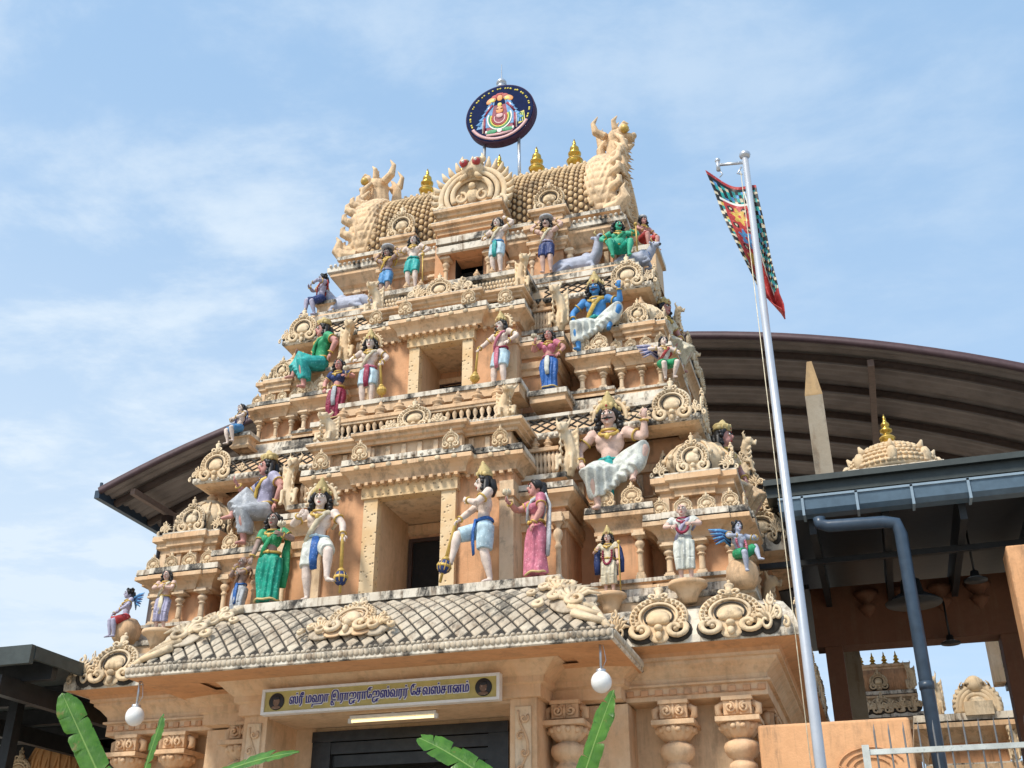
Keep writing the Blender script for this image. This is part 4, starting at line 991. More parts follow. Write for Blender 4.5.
def figure(label,pos,s,yaw,skin='pink',pel=(0,0,.52),lean=(0,0),hl=(-.17,-.06,.5),hr=(.17,-.06,.5),el=(-1,.4,0),er=(1,.4,0),
           fl=(-.06,0,.045),fr=(.06,0,.045),kl=(-.2,-1,0),kr=(.2,-1,0),head=(0,0),fem=False,fat=0,
           low=None,lowc='white',top=None,topc='green',sash=None,crown=None,hair='long',hairc='black',mous=False,beard=False,
           mace=None,necklace='gold',belt='gold',armlet=True,extra=None,cat='statue',bald=False,hd=(None,None),apron=None,bust=False,toes=True):
    root=tag(empty('statue',pos,yaw,s),label,cat,'painted statues on the temple tower')
    pel=Vector(pel); L=lambda v:Vector(v)
    chest=pel+V(lean[0],lean[1],.185); neck=chest+V(lean[0]*.3,lean[1]*.3,.125)
    hc=neck+V(0,-.012,.088)
    sw=.108 if fem else .128
    shl=chest+V(-sw,0,.085); shr=chest+V(sw,0,.085)
    hipl=pel+V(-.052,0,-.012); hipr=pel+V(.052,0,-.012)
    ell,wl=ik(shl,hl,.155,.145,el); elr,wr=ik(shr,hr,.155,.145,er)
    knl,al=ik(hipl,fl,.235,.235,kl); knr,ar=ik(hipr,fr,.235,.235,kr)
    HR=Matrix.Rotation(head[0],3,'Z')@Matrix.Rotation(head[1],3,'X')
    Hd=lambda x,y,z:hc+HR@V(x,y,z)
    b=MB()
    b.ball(pel+V(0,0,.0),(.088 if not fem else .094,.066,.072)); b.ball(lerp(pel,chest,.5)+V(0,-.008-fat*.3,0),(.068+fat if not fem else .06,.054+fat,.1))
    b.ball(chest+V(0,0,.005),(.108 if not fem else .088,.064,.092)); b.ball(chest+V(0,.005,.07),(.105 if not fem else .088,.05,.045))
    if not fem:
        for d in (-1,1): b.ball(chest+V(d*.05,-.04,.03),(.054,.03,.045))
    else:
        for d in (-1,1): b.ball(chest+V(d*.042,-.052,.005),(.042,.04,.042))
    b.tube([chest+V(0,.005,.07),neck+V(0,0,.0),hc+V(0,.005,-.03)],[.045,.034,.036],10)
    for (sh,e,w) in ((shl,ell,wl),(shr,elr,wr)):
        b.ball(sh,(.046,.044,.046)); b.tube([sh,lerp(sh,e,.4),e],[.040,.039,.030],10); b.tube([e,lerp(e,w,.3),w],[.030,.032,.020],10)
    if not bust:
        for (h,k,a,f) in ((hipl,knl,al,-1),(hipr,knr,ar,1)):
            b.tube([h,lerp(h,k,.35),k],[.066,.062,.043],12); b.ball(k,.043); b.tube([k,lerp(k,a,.3),lerp(k,a,.7),a],[.042,.044,.031,.024],10)
            if toes:
                d=hd[0 if f<0 else 1] or (f*.35,-1,-.15); d=Vector(d).normalized()
                b.tube([a+V(0,.012,-.014),a+d*.04+V(0,0,-.02),a+d*.085+V(0,0,-.03)],[.026,.024,.016],8,flat=((0,0,1),.75))
    b.ball(Hd(0,.006,.012),(.058,.066,.068),14,10,None,HR); b.ball(Hd(0,-.018,-.032),(.043,.044,.042),12,8,None,HR); b.ball(Hd(0,-.045,-.064),(.018,.016,.014))
    b.tube([Hd(0,-.058,.018),Hd(0,-.076,-.012),Hd(0,-.068,-.022)],[.009,.014,.010],8)
    for d in (-1,1): b.ball(Hd(d*.058,.005,-.005),(.012,.016,.026),8,6,None,HR)
    vs,fs=fuse(b,.0095,2)
    o=MB(); o.add(vs,fs,True,0)
    hdl=(wl-ell).normalized(); hdr=(wr-elr).normalized()
    hand(o,wl,hdl,1,V(0,-1,.2),0,.6); hand(o,wr,hdr,-1,V(0,-1,.2),0,.6)
    for d in (-1,1):   # painted face
        o.ball(Hd(d*.024,-.058,.008),(.016,.009,.010),8,6,1,HR); o.ball(Hd(d*.023,-.064,.008),(.0065,.005,.0075),8,6,2,HR)
        o.tube([Hd(d*.008,-.064,.022),Hd(d*.026,-.064,.030),Hd(d*.044,-.048,.024)],[.0035,.0045,.002],5,2)
        o.tube([Hd(d*.010,-.062,.014),Hd(d*.025,-.065,.019),Hd(d*.041,-.050,.008)],.0028,5,2)
        if mous: o.tube([Hd(0,-.070,-.030),Hd(d*.022,-.066,-.034),Hd(d*.045,-.05,-.026)],[.007,.0075,.002],6,2)
    o.ball(Hd(0,-.060,-.043),(.010,.008,.0045) if mous else (.016,.009,.006),8,6,3,HR); o.ball(Hd(0,-.065,.038),(.004,.004,.009),6,5,3,HR)
    o.build('body',[SK[skin],M['eye'],M['black'],M['lip']],root)
    hm=[M['black'] if hairc=='black' else CL[hairc]]
    if not bald:
        h=MB(); h.ball(Hd(0,.018,.026),(.066,.066,.064),14,9,None,HR)
        for d in (-1,1):
            h.tube([Hd(d*.03,-.035,.066),Hd(d*.06,-.015,.03),Hd(d*.067,.012,-.02)],[.016,.02,.022],7)
            if hair=='long':
                h.tube([Hd(d*.058,.02,.03),Hd(d*.074,.022,-.03),Hd(d*.082,.018,-.085),Hd(d*.098,.01,-.125),Hd(d*.09,.0,-.145)],[.03,.033,.03,.024,.01],8)
                for q in range(5): h.ball(Hd(d*(.078+.012*(q%2)),.0-.01*(q%2),.02-.034*q),(.022,.02,.02),8,6)
        h.tube([Hd(0,.06,.02),Hd(0,.075,-.05),Hd(0,.065,-.12)],[.05,.05,.03],8)
        if hair=='bun': h.ball(Hd(0,.075,.03),.042,10,7)
        if hair=='curl':
            for q in range(14):
                a=q*.9; h.ball(Hd(.06*math.sin(a),.02+.045*math.cos(a),.05+.03*math.sin(q*2.1)),.022,7,5)
        h.build('hair',hm,root)
    if crown:
        c=MB(); q=[]
        prof={'tall':[(.064,0),(.07,.008),(.066,.02),(.072,.026),(.064,.045),(.066,.052),(.052,.075),(.054,.082),(.036,.105),(.038,.112),(.018,.13),(.022,.14),(.004,.165)],
              'low':[(.066,0),(.075,.01),(.068,.025),(.078,.04),(.07,.055),(.05,.066),(.03,.075),(.02,.095),(.002,.11)],
              'small':[(.05,0),(.054,.01),(.044,.03),(.04,.05),(.02,.07),(.004,.09)],
              'turban':[(.06,-.005),(.076,.01),(.08,.03),(.07,.05),(.04,.062),(.005,.066)]}[crown]
        c.X=Matrix.Translation(Hd(0,.012,.052))@HR.to_4x4()@Matrix.Rotation(R(8),4,'X')
        c.lathe(prof,(0,0,0),18)
        if crown in('tall','low'):
            for k in range(-2,3): c.ball((.068*math.sin(k*.55),-.068*math.cos(k*.55),.04-.008*abs(k)),(.016,.01,.024),8,6,0)
            c.ball((0,-.072,.03),(.01,.006,.012),8,6,1)
            for d in (-1,1): c.ball((d*.078,.0,.01),(.018,.022,.022),8,6,0)
        c.build('crown',[M['goldd'] if crown!='turban' else CL['grey'],M['lip']],root)
    # lower garment
    if low:
        g=MB(); w=1.0
        g.ball(pel+V(0,0,-.005),(.102,.078,.07))
        def leg(h,k,a,to,r0,r1,r2):
            g.tube([h,lerp(h,k,.5),k],[r0,r0*.98,r1],14)
            if to>1: g.tube([k,lerp(k,a,.5*min(1,to-1)),lerp(k,a,min(1,(to-1)))],[r1,(r1+r2)/2,r2],14)
        if low=='shorts':
            for h,k,a in ((hipl,knl,al),(hipr,knr,ar)): g.tube([h,lerp(h,k,.5),lerp(h,k,.92)],[.076,.074,.066],14)
        elif low=='dhoti':
            for h,k,a in ((hipl,knl,al),(hipr,knr,ar)): leg(h,k,a,1.55,.080,.068,.066)
            g.tube([pel+V(0,-.06,.02),lerp(knl,knr,.5)+V(0,-.03,.04),lerp(al,ar,.5)+V(0,-.02,.14)],[.03,.045,.04],10)
        elif low=='robe':
            for q in range(7):
                t=q/6; h,k,e=lerp(hipl,hipr,t),lerp(knl,knr,t),lerp(al,ar,t); edge=abs(t-.5)*2
                e=e+V(0,.0,.06); k=k+V(0,.03*(1-edge),-.05*(1-edge)); r0=.052+.030*edge; r1=.040+.032*edge; r2=.036+.026*edge
                g.tube([h,lerp(h,k,.5)+V(0,0,-.01*(1-edge)),k,lerp(k,e,.5)+V(0,.02,0),e],[r0,r0,r1,(r1+r2)/2,r2],12)
        elif low=='skirt':
            m=lerp(al,ar,.5); n=9; pts=[lerp(pel+V(0,0,.03),m+V(0,0,.02),i/n) for i in range(n+1)]
            g.tube(pts,[.075,.098,.102,.100,.098,.098,.102,.108,.116,.122],18,flat=((0,1,0),.78))
            for h,k,a in ((hipl,knl,al),(hipr,knr,ar)): leg(h,k,a,1.9,.078,.062,.06)
        ph=random.random()*6
        fr_={'shorts':38,'dhoti':46,'robe':44,'skirt':46}[low]; am={'shorts':.0045,'dhoti':.0075,'robe':.0085,'skirt':.0105}[low]
        cz=pel.z
        def push(v):
            d=v-V(pel.x,pel.y,v.z); 
            if d.length<1e-5: return v
            f=am*math.sin(v.x*fr_*2.2+(cz-v.z)*3+v.y*20+ph+.5*math.sin(v.z*9))*min(1,max(0,(cz+.02-v.z)*7))
            return v+d.normalized()*f
        vs,fs=fuse(g,.0085,2,push=push); g2=MB(); g2.add(vs,fs,True)
        g2.build({'shorts':'loincloth','dhoti':'dhoti','robe':'robe','skirt':'skirt'}[low],[CL[lowc]],root)
        if apron:
            t=MB(); pts=[pel+V(0,-.085,.03),pel+V(.005,-.105,-.06),pel+V(-.004,-.10,-.16),pel+V(.006,-.095,-.26)]
            t.tube(pts,[.03,.04,.036,.03],10,flat=((0,1,0),.35)); t.build('sash_end',[CL[apron]],root)
    if low=='skirt':
        t=MB(); m=lerp(al,ar,.5); t.tube([m+V(.123*math.cos(a),.097*math.sin(a),.03+.006*math.sin(5*a)) for a in [2*PI*i/24 for i in range(24)]],.011,6,closed=True); t.build('hem',[M['goldd']],root)
    if belt and not bust:
        t=MB(); t.tube([pel+V(.092*math.cos(a),.069*math.sin(a),.048+.004*math.cos(3*a)) for a in [2*PI*i/20 for i in range(20)]],.014,7,closed=True)
        t.ball(pel+V(0,-.082,.045),(.022,.014,.02)); t.build('belt',[CL[belt] if belt in CL and belt!='gold' else M['goldp']],root)
    if top:
        t=MB(); t.ball(chest+V(0,0,.005),(.1 if fem else .118,.075,.098)); 
        for d in (-1,1): t.ball(chest+V(d*.043,-.055,.003),(.047,.043,.046)) if fem else t.ball(chest+V(d*.05,-.042,.03),(.06,.036,.05))
        t.ball(chest+V(0,.005,.07),(.1 if fem else .118,.057,.042))
        for sh,e in ((shl,ell),(shr,elr)): t.tube([sh+V(0,0,.005),lerp(sh,e,.55)],[.052,.047],12); t.ball(sh,.053)
        if top=='tunic': t.tube([chest,lerp(chest,pel,.6),pel+V(0,0,.0)],[.1,.09,.1],14,flat=((0,1,0),.75))
        vs,fs=fuse(t,.0125,2); t=MB(); t.add(vs,fs,True); t.build('tunic' if top=='tunic' else 'blouse',[CL[topc]],root)
    if sash:
        t=MB(); d=1
        t.tube([shr+V(-.02,.03,.04),chest+V(.055,-.072,.06),chest+V(.01,-.09,-.0),lerp(chest,pel,.55)+V(-.05,-.075,0),pel+V(-.095,-.02,.02),pel+V(-.085,.06,.02),chest+V(.02,.075,.0),shr+V(-.01,.045,.03)],.024,8,closed=True,flat=((0,1,0),.55))
        t.tube([shr+V(0,.04,.04),shr+V(.03,.075,-.08),pel+V(.13,.07,.1),pel+V(.14,.06,-.12),pel+V(.13,.05,-.3)] if fem else [shr+V(0,.04,.04),shr+V(.02,.06,-.05),pel+V(.1,.07,.15)],[.03,.035,.045,.05,.04] if fem else [.02,.02,.015],8,flat=((0,1,0),.35))
        t.build('sash',[CL[sash]],root)
    if necklace:
        t=MB(); nm=M['goldp'] if necklace=='gold' else CL[necklace]
        for (r1,z1,y1,k) in ((.050,.105,-.05,.011),(.068,.07,-.078,.013)):
            t.tube([chest+V(r1*math.sin(a),(y1*(.5-.5*math.cos(a))*1.0)*1.0-.012+.03*(.5+.5*math.cos(a)),.12+(z1-.12)*(.5-.5*math.cos(a))*1.6) for a in [2*PI*i/18 for i in range(18)]],k,6,closed=True)
        t.ball(chest+V(0,-.094,.03),(.022,.012,.026)); t.build('necklace',[nm],root)
    if armlet:
        for sh,e,w in ((shl,ell,wl),(shr,elr,wr)):
            for (a,bb,f,r,nm) in ((sh,e,.5,.043,'armlet'),(e,w,.88,.027,'bracelet')):
                t=MB()
                c=lerp(a,bb,f); d=(bb-a).normalized(); u=d.orthogonal().normalized(); v=d.cross(u)
                t.tube([c+u*r*math.cos(q)+v*r*math.sin(q) for q in [2*PI*i/12 for i in range(12)]],.008,6,closed=True)
                t.build(nm,[M['goldp']],root)
    if mace:
        # mace: (head position, ball colour) handle runs from the ball up to the hand
        side,foot,col=mace; w=(wl if side=='l' else wr)+(hdl if side=='l' else hdr)*.04; f=Vector(foot); m=MB(); ax=(w-f)
        m.tube([f,f+ax*.14,f+ax*.16],[.012,.012,.03],10,0); 
        c=f+ax*.26; rr=.058; 
        dirz=ax.normalized(); q=V(0,0,1).rotation_difference(dirz).to_matrix()
        m.ball(c,(rr,rr,rr*1.15),16,10,1,q); m.tube([c-dirz*.012,c+dirz*.012],[rr*1.03,rr*1.03],16,0); m.tube([c+dirz*.05,c+dirz*.075,c+dirz*.09],[.04,.03,.016],10,0)
        for k in range(8):
            a=k*PI/4; e=q@V(math.cos(a),math.sin(a),0); m.tube([c-dirz*.06+e*.012,c-dirz*.035+e*.05,c+e*.061,c+dirz*.04+e*.045],.005,5,0)
        m.tube([c+dirz*.06,w,w+dirz*.03],[.017,.014,.016],10,0)
        m.build('mace',[M['goldp'],CL[col] if col in CL and col!='gold' else M['goldp']],root)
    if extra: extra(root,dict(pel=pel,chest=chest,neck=neck,hc=hc,shl=shl,shr=shr,wl=wl,wr=wr,knl=knl,knr=knr,al=al,ar=ar,Hd=Hd,ell=ell,elr=elr))
    return root
# ---- extras --------------------------------------------------------------------------------
def wing(side,col='sky'):
    def f(root,J):
        m=MB(); o=J['chest']+V(side*.06,.06,.06)
        for k in range(7):
            t=k/6; a=R(8+26*t); L=.36-.05*t
            d=V(side*math.cos(a),.12,math.sin(a)*.75-.02)
            m.tube([o+V(0,.01*k,-.03*k+.08),o+d*L*.5+V(0,0,-.03*k+.08),o+d*L+V(0,0,-.05*k+.06)],[.02,.026,.008],7,k%2,flat=((0,1,0),.4))
        m.build('wing',[CL[col],CL['navy']],root)
    return f
def both(*fs):
    def f(root,J):
        for g in fs: g(root,J)
    return f
def pot(root,J):
    m=MB(); c=J['Hd'](0,.01,.075); m.lathe([(.05,0),(.10,.012),(.12,.03),(.11,.055),(.095,.05),(.01,.045)],c,18); m.build('tray',[CL['grey']],root)
def cloak(col):
    def f(root,J):
        m=MB()
        for d,sh in ((-1,J['shl']),(1,J['shr'])):
            m.tube([sh+V(d*.0,.02,.04),sh+V(d*.05,.0,-.08),sh+V(d*.07,.02,-.25),sh+V(d*.07,.02,-.45)],[.035,.05,.055,.045],10,flat=((0,1,0),.5))
        m.tube([J['chest']+V(0,.07,.06),J['pel']+V(0,.08,0),J['pel']+V(0,.08,-.2)],[.09,.12,.13],12,flat=((0,1,0),.25))
        m.build('cloak',[CL[col]],root)
    return f
def ball_seat(col='trim',r=.15,c=(0,.03,.17)):
    return lambda root,J: None
def halo(root,J):
    m=MB(); m.tube([J['hc']+V(.12*math.sin(a),.06,.03+.13*math.cos(a)) for a in [R(k) for k in range(-120,121,12)]],.02,7)
    for k in range(-110,111,20): m.ball(J['hc']+V(.145*math.sin(R(k)),.06,.03+.155*math.cos(R(k))),.018,7,5)
    m.build('halo',[M['orn']],root)
def staff(side,foot,top,col='goldp',knob=True):
    def f(root,J):
        m=MB(); m.tube([foot,top],.011,7)
        if knob: m.ball(top,.03,8,6)
        m.build('staff',[M[col]],root)
    return f
def lotus(side):
    def f(root,J):
        m=MB(); w=J['w'+side]+V(0,-.02,.07)
        m.tube([w-V(0,0,.06),w],[.01,.012],6)
        for k in range(8):
            a=k*PI/4; m.tube([w,w+V(.03*math.cos(a),.03*math.sin(a),.025),w+V(.035*math.cos(a),.035*math.sin(a),.06)],[.012,.02,.004],6)
        m.build('flower',[CL['cream']],root)
    return f
def garland(col,long=.3):
    def f(root,J):
        m=MB(); n=J['chest']+V(0,0,.09)
        pts=[n+V(.075*math.sin(a)*(1),-.03-.075*(.5-.5*math.cos(a)) if math.cos(a)<.6 else .02,-long*(.5-.5*math.cos(a))) for a in [2*PI*i/26 for i in range(26)]]
        for p in pts: m.ball(p,.02,7,5)
        m.build('garland',[CL[col]],root)
    return f
def upper_arms(root,J):
    """second pair of raised arms"""
    m=MB()
    for d,sh in ((-1,J['shl']),(1,J['shr'])):
        e=sh+V(d*.09,.03,-.03); w=e+V(d*.02,-.03,.13)
        m.tube([sh,e],[.036,.028],9); m.tube([e,w],[.028,.02],9); hand(m,w,V(0,-.1,1),-d,V(0,-1,0),0,.4)
    vs=m.build('raised_arms',[root.children[0].data.materials[0]],root)
FIG=figure
# first storey ------------------------------------------------------------------------------
FIG('small lilac winged child in red loincloth sitting on a round block, far left corner ledge',(-4.0,.26,5.38),.80,R(-35),'lilac',pel=(0,0,.36),hl=(-.12,-.17,.42),hr=(.1,-.16,.44),fl=(-.05,-.2,.05),fr=(.07,-.17,.03),kl=(-.1,-1,.6),kr=(.1,-1,.6),low='shorts',lowc='red',hair='curl',extra=wing(1,'sky'),belt=None,head=(R(-20),0))
FIG('standing bare-chested youth in white and pink dhoti, hands joined at belly, left corner shrine',(-3.36,.12,5.40),.80,R(8),'pink',hl=(-.03,-.15,.70),hr=(.03,-.16,.68),el=(-1,.2,-.3),er=(1,.2,-.3),low='dhoti',lowc='lilac',sash='cream',apron='cream',head=(R(-8),0))
FIG('dark praying devotee in blue waistcloth beside the woman in the green sari',(-2.42,.40,5.50),.88,R(-18),'tan',hl=(-.015,-.14,.80),hr=(.015,-.14,.80),el=(-1,.3,-1),er=(1,.3,-1),low='dhoti',lowc='grey',bald=True,belt='blue',sash='brown',apron='blue',necklace='white')
FIG('woman in an emerald green sari standing on the porch ledge at far left',(-1.76,-.06,5.505),1.24,R(6),'tan',fem=True,hl=(-.17,-.10,.47),hr=(.15,-.13,.72),el=(-1,.5,-.2),er=(1,.3,-.6),low='skirt',lowc='emerald',top='blouse',topc='green',sash='green',hair='long',fl=(-.05,0,.04),fr=(.07,-.03,.04),extra=both(lotus('r'),halo) if False else lotus('r'),armlet=True,head=(R(-5),0))
FIG('large seated king in lilac robe with gold crown above the praying devotee',(-2.40,.74,6.60),1.64,R(-38),'rose',pel=(0,0,.33),hl=(-.16,-.2,.58),hr=(.17,.02,.36),el=(-1,.4,-1),er=(1,.4,0),fl=(-.1,-.24,.28),fr=(.06,-.17,.02),kl=(-.4,-1,.7),kr=(.2,-1,.6),low='robe',lowc='grey',top='tunic',topc='lilac',sash='gold',crown='low',hair='long',head=(R(-15),0),necklace='navy')
FIG('pale bare-chested door guardian with blue mace, standing left of the lower opening',(-1.06,-.12,5.50),1.44,R(14),'pale',pel=(-.02,0,.52),hl=(-.16,-.16,.72),hr=(.22,-.12,.55),el=(-1,.2,-1),er=(1,.3,0),fl=(-.07,.0,.045),fr=(.13,-.20,.15),kl=(-.4,-1,0),kr=(.5,-1,.2),low='shorts',lowc='white',apron='blue',sash='cream',crown='tall',hair='long',mace=('r',(.25,-.2,.02),'navy'),hd=(None,(.9,-.5,-.1)),extra=halo,belt='paleblue')
FIG('pale guardian in profile, one foot on a blue mace, right of the lower opening',(1.10,-.14,5.505),1.38,R(-58),'pale',pel=(0,0,.52),hl=(-.05,-.30,.50),hr=(.02,-.16,.74),el=(-1,-.2,-.4),er=(1,.2,-.8),fl=(-.06,-.27,.21),fr=(.06,.04,.045),kl=(-.1,-1,.9),kr=(.2,-1,0),low='shorts',lowc='paleblue',apron='blue',belt='blue',crown='tall',hair='long',mace=('l',(-.07,-.36,.02),'navy'),head=(R(-15),0))
FIG('woman in a pink sari in profile holding a flower, right of the lower opening',(1.72,-.06,5.505),1.26,R(-52),'rose',fem=True,hl=(-.10,-.24,.78),hr=(.12,-.08,.52),el=(-1,-.2,-.6),er=(1,.5,0),low='skirt',lowc='pink',top='blouse',topc='pink',sash='grey',hair='bun',fl=(-.05,-.05,.04),fr=(.05,.03,.04),extra=lotus('l'),head=(R(-10),0))
FIG('large seated moustached king with gold necklace and green belt under the lattice eave',(2.46,.78,6.60),1.76,R(0),'pink',pel=(0,0,.325),hl=(-.20,-.08,.36),hr=(.27,-.06,.66),el=(-1,.4,0),er=(1,-.2,-.8),fl=(-.07,-.13,.0),fr=(.17,-.11,.19),kl=(-.35,-1,.3),kr=(1.3,-.6,.35),low='robe',lowc='white',crown='tall',hair='long',mous=True,belt='teal',necklace='gold',apron='teal',extra=halo)
FIG('small crowned deity in navy cloak and gold armour below the seated moustached king',(2.48,.32,5.41),.74,R(-4),'pink',hl=(-.17,-.08,.72),hr=(.17,-.08,.5),el=(-1,.2,-.8),low='dhoti',lowc='cream',top='tunic',topc='cream',crown='tall',hair='long',extra=both(cloak('navy'),staff('r',(.2,-.09,0),(.2,-.09,.8)),garland('maroon',.34)),belt='gold')
FIG('shaven monk in white robe with dark beads on the right corner shrine',(3.40,.15,5.42),.92,R(2),'pink',hl=(-.12,-.17,.66),hr=(.12,-.17,.68),el=(-1,.3,-.2),er=(1,.3,-.2),low='dhoti',lowc='white',top='tunic',topc='white',bald=True,necklace='maroon',belt='grey',sash='lilac',armlet=False,extra=garland('maroon',.2))
FIG('grey-blue winged child in green loincloth on a ball, right corner ledge',(4.0,.24,5.44),.80,R(40),'grey',pel=(0,0,.34),hl=(-.1,-.15,.55),hr=(.15,-.2,.55),fl=(-.03,-.18,.06),fr=(.2,-.17,.26),kl=(-.2,-1,.5),kr=(1,-.6,.3),low='shorts',lowc='green',hair='curl',extra=both(wing(-1,'sky'),garland('pink',.28)),belt=None,necklace=None)
FIG('crowned woman with pink face looking out from the right flank above the lower corner shrine',(3.78,1.74,6.62),1.66,R(66),'rose',pel=(0,0,.33),hl=(-.14,-.10,.4),hr=(.15,-.08,.4),fl=(-.06,-.09,.0),fr=(.08,-.09,.0),kl=(-.3,-1,.6),kr=(.3,-1,.6),low='robe',lowc='peach',top='tunic',topc='peach',crown='low',hair='long',fem=True,head=(R(12),0))
# second storey -----------------------------------------------------------------------------
FIG('small fair seated figure in blue waistcloth with dark wings, left end of the second storey',(-3.10,.98,8.34),.80,R(-30),'pale',pel=(0,0,.34),hl=(-.05,-.17,.48),hr=(.08,-.16,.48),fl=(-.06,-.17,.02),fr=(.08,-.15,.03),kl=(-.2,-1,.5),kr=(.2,-1,.5),low='shorts',lowc='sky',sash='navy',extra=wing(-1,'navy'),belt=None)
FIG('large seated king in green robe with gold crown facing left on the second storey',(-2.10,1.42,9.24),1.50,R(-42),'rose',pel=(0,0,.33),hl=(-.19,-.16,.5),hr=(.18,.02,.38),el=(-1,.2,-1),er=(1,.5,.1),fl=(-.12,-.24,.2),fr=(.06,-.18,.02),kl=(-.5,-1,.7),kr=(.1,-1,.6),low='robe',lowc='teal',top='tunic',topc='green',crown='turban' if False else 'low',hair='long',head=(R(-12),0),sash='green')
FIG('woman in maroon striped skirt standing left below the green-robed king',(-1.60,1.06,8.48),1.06,R(-4),'rose',fem=True,hl=(-.17,-.06,.55),hr=(.18,-.10,.68),er=(1,.2,-.6),low='skirt',lowc='maroon',top='blouse',topc='navy',belt='gold',hair='long',apron='grey',extra=lotus('r'))
FIG('pale guardian with gold mace left of the second storey opening',(-1.02,.86,8.57),1.13,R(6),'pale',hl=(-.18,-.08,.66),hr=(.2,-.10,.58),el=(-1,.2,-.5),low='shorts',lowc='paleblue',sash='cream',apron='maroon',belt='pink',crown='tall',hair='long',mace=('r',(.24,-.13,.02),'gold'),extra=halo)
FIG('pale guardian with gold mace held in his right hand, right of the second storey opening',(.96,.86,8.57),1.08,R(-22),'pale',pel=(.01,0,.52),hl=(-.24,-.14,.60),hr=(.17,-.05,.62),el=(-1,.2,-.2),er=(1,.4,-.3),fl=(-.09,-.03,.045),low='shorts',lowc='paleblue',sash='pink',apron='pink',belt='maroon',crown='tall',hair='long',mace=('l',(-.27,-.2,.02),'gold'),head=(R(-10),0),extra=halo)
FIG('woman in long blue skirt and pink bodice on the second storey, right',(1.60,1.06,8.50),.98,R(-6),'rose',fem=True,hl=(-.17,-.12,.78),hr=(.17,-.06,.58),el=(-1,.2,-.7),low='skirt',lowc='blue',top='blouse',topc='pink',belt='pink',apron='white',hair='long',extra=lotus('l'))
FIG('large seated bright blue deity with moustache and white waistcloth, second storey',(2.20,1.46,9.26),1.42,R(-4),'blue',pel=(0,0,.32),hl=(-.22,-.08,.37),hr=(.27,-.08,.64),el=(-1,.4,0),er=(1,-.1,-.8),fl=(-.15,-.14,.0),fr=(.15,-.11,.19),kl=(-.6,-1,.3),kr=(1.2,-.6,.4),low='robe',lowc='white',crown='tall',hair='long',mous=True,belt='teal',sash='gold',necklace='gold')
FIG('fair winged fairy in green waistcloth perched at the right end of the second storey',(3.18,1.08,8.36),.84,R(28),'pale',pel=(0,0,.42),hl=(-.14,-.12,.62),hr=(.2,-.16,.55),fl=(-.04,-.12,.10),fr=(.10,-.12,.14),kl=(-.2,-1,.3),kr=(.4,-1,.3),low='shorts',lowc='green',hair='bun',extra=wing(-1,'lilac'),belt=None,head=(R(10),0),sash='red')
FIG('crowned bust with pink face looking right from the flank of the second storey',(3.04,2.30,9.26),1.40,R(62),'rose',pel=(0,0,.33),hl=(-.14,-.10,.4),hr=(.15,-.08,.4),fl=(-.06,-.09,.0),fr=(.08,-.09,.0),kl=(-.3,-1,.6),kr=(.3,-1,.6),low='robe',lowc='cream',top='tunic',topc='cream',crown='low',hair='long',fem=True)
# third storey ------------------------------------------------------------------------------
FIG('lilac seated cowherd playing a flute at the left end of the third storey',(-2.58,2.12,11.02),.98,R(-48),'lilac',pel=(0,0,.40),hl=(-.12,-.2,.66),hr=(.06,-.19,.64),fl=(-.06,-.24,.12),fr=(.1,-.12,.03),kl=(-.2,-1,.6),kr=(.2,-1,.4),low='shorts',lowc='navy',hair='curl',belt=None,sash='red',head=(R(-10),0))
FIG('attendant holding a tray on his head with both arms, left on the third storey',(-1.36,1.98,11.08),.98,R(-14),'tan',hl=(-.15,.0,.97),hr=(.16,.0,.97),el=(-1,0,.2),er=(1,0,.2),low='shorts',lowc='sky',extra=pot,sash='gold',hair='long',belt='lilac')
FIG('pale guardian in teal shorts leaning on a staff, left of the top opening',(-.70,1.5,10.87),.98,R(-2),'pale',hl=(-.2,-.08,.72),hr=(.17,-.04,.62),el=(-1,.2,-.5),er=(1,.3,0),low='shorts',lowc='teal',extra=staff('r',(.21,-.06,0),(.19,-.05,.58)),hair='long',belt='teal')
FIG('pale guardian in pale blue shorts raising one arm, right of the top opening',(.69,1.5,10.87),1.02,R(-12),'pale',hl=(-.18,-.08,.66),hr=(.16,-.02,.95),el=(-1,.2,-.3),er=(1,.1,.2),low='shorts',lowc='paleblue',apron='teal',sash='cream',hair='long',belt='sky')
FIG('attendant holding a tray on his head with both arms, right on the third storey',(1.34,1.98,11.06),1.0,R(-2),'pink',hl=(-.15,.0,.97),hr=(.16,.0,.97),el=(-1,0,.2),er=(1,0,.2),low='shorts',lowc='navy',extra=pot,sash='cream',hair='long',belt='lilac',mous=True)
FIG('pot-bellied green seated figure with moustache at the right end of the third storey',(2.46,2.08,11.05),1.08,R(14),'green',pel=(0,0,.26),fat=.035,hl=(-.18,-.08,.36),hr=(.2,-.16,.46),fl=(-.1,-.2,.03),fr=(.12,-.22,.03),kl=(-.5,-1,.8),kr=(.6,-1,.8),low='shorts',lowc='emerald',hair='long',mous=True,sash='green',head=(R(22),0),extra=staff('r',(.24,-.2,.1),(.24,-.2,.55)))
FIG('small pink seated figure on the right flank under the roof end',(2.74,2.75,11.62),.92,R(50),'rose',pel=(0,0,.30),hl=(-.13,-.16,.36),hr=(.15,-.15,.36),fl=(-.08,-.2,.03),fr=(.1,-.2,.03),kl=(-.3,-1,.8),kr=(.3,-1,.8),low='shorts',lowc='red',crown='turban',hair='long')
q=MB(); q.sweep(rect(2.45,2.95,2.5,3.1),[(0,11.0,1),(0,11.5,1)]+[(.05,11.51,1),(.05,11.6,2),(0,11.62,2)]); q.build('statue_block',TR,TOWER)
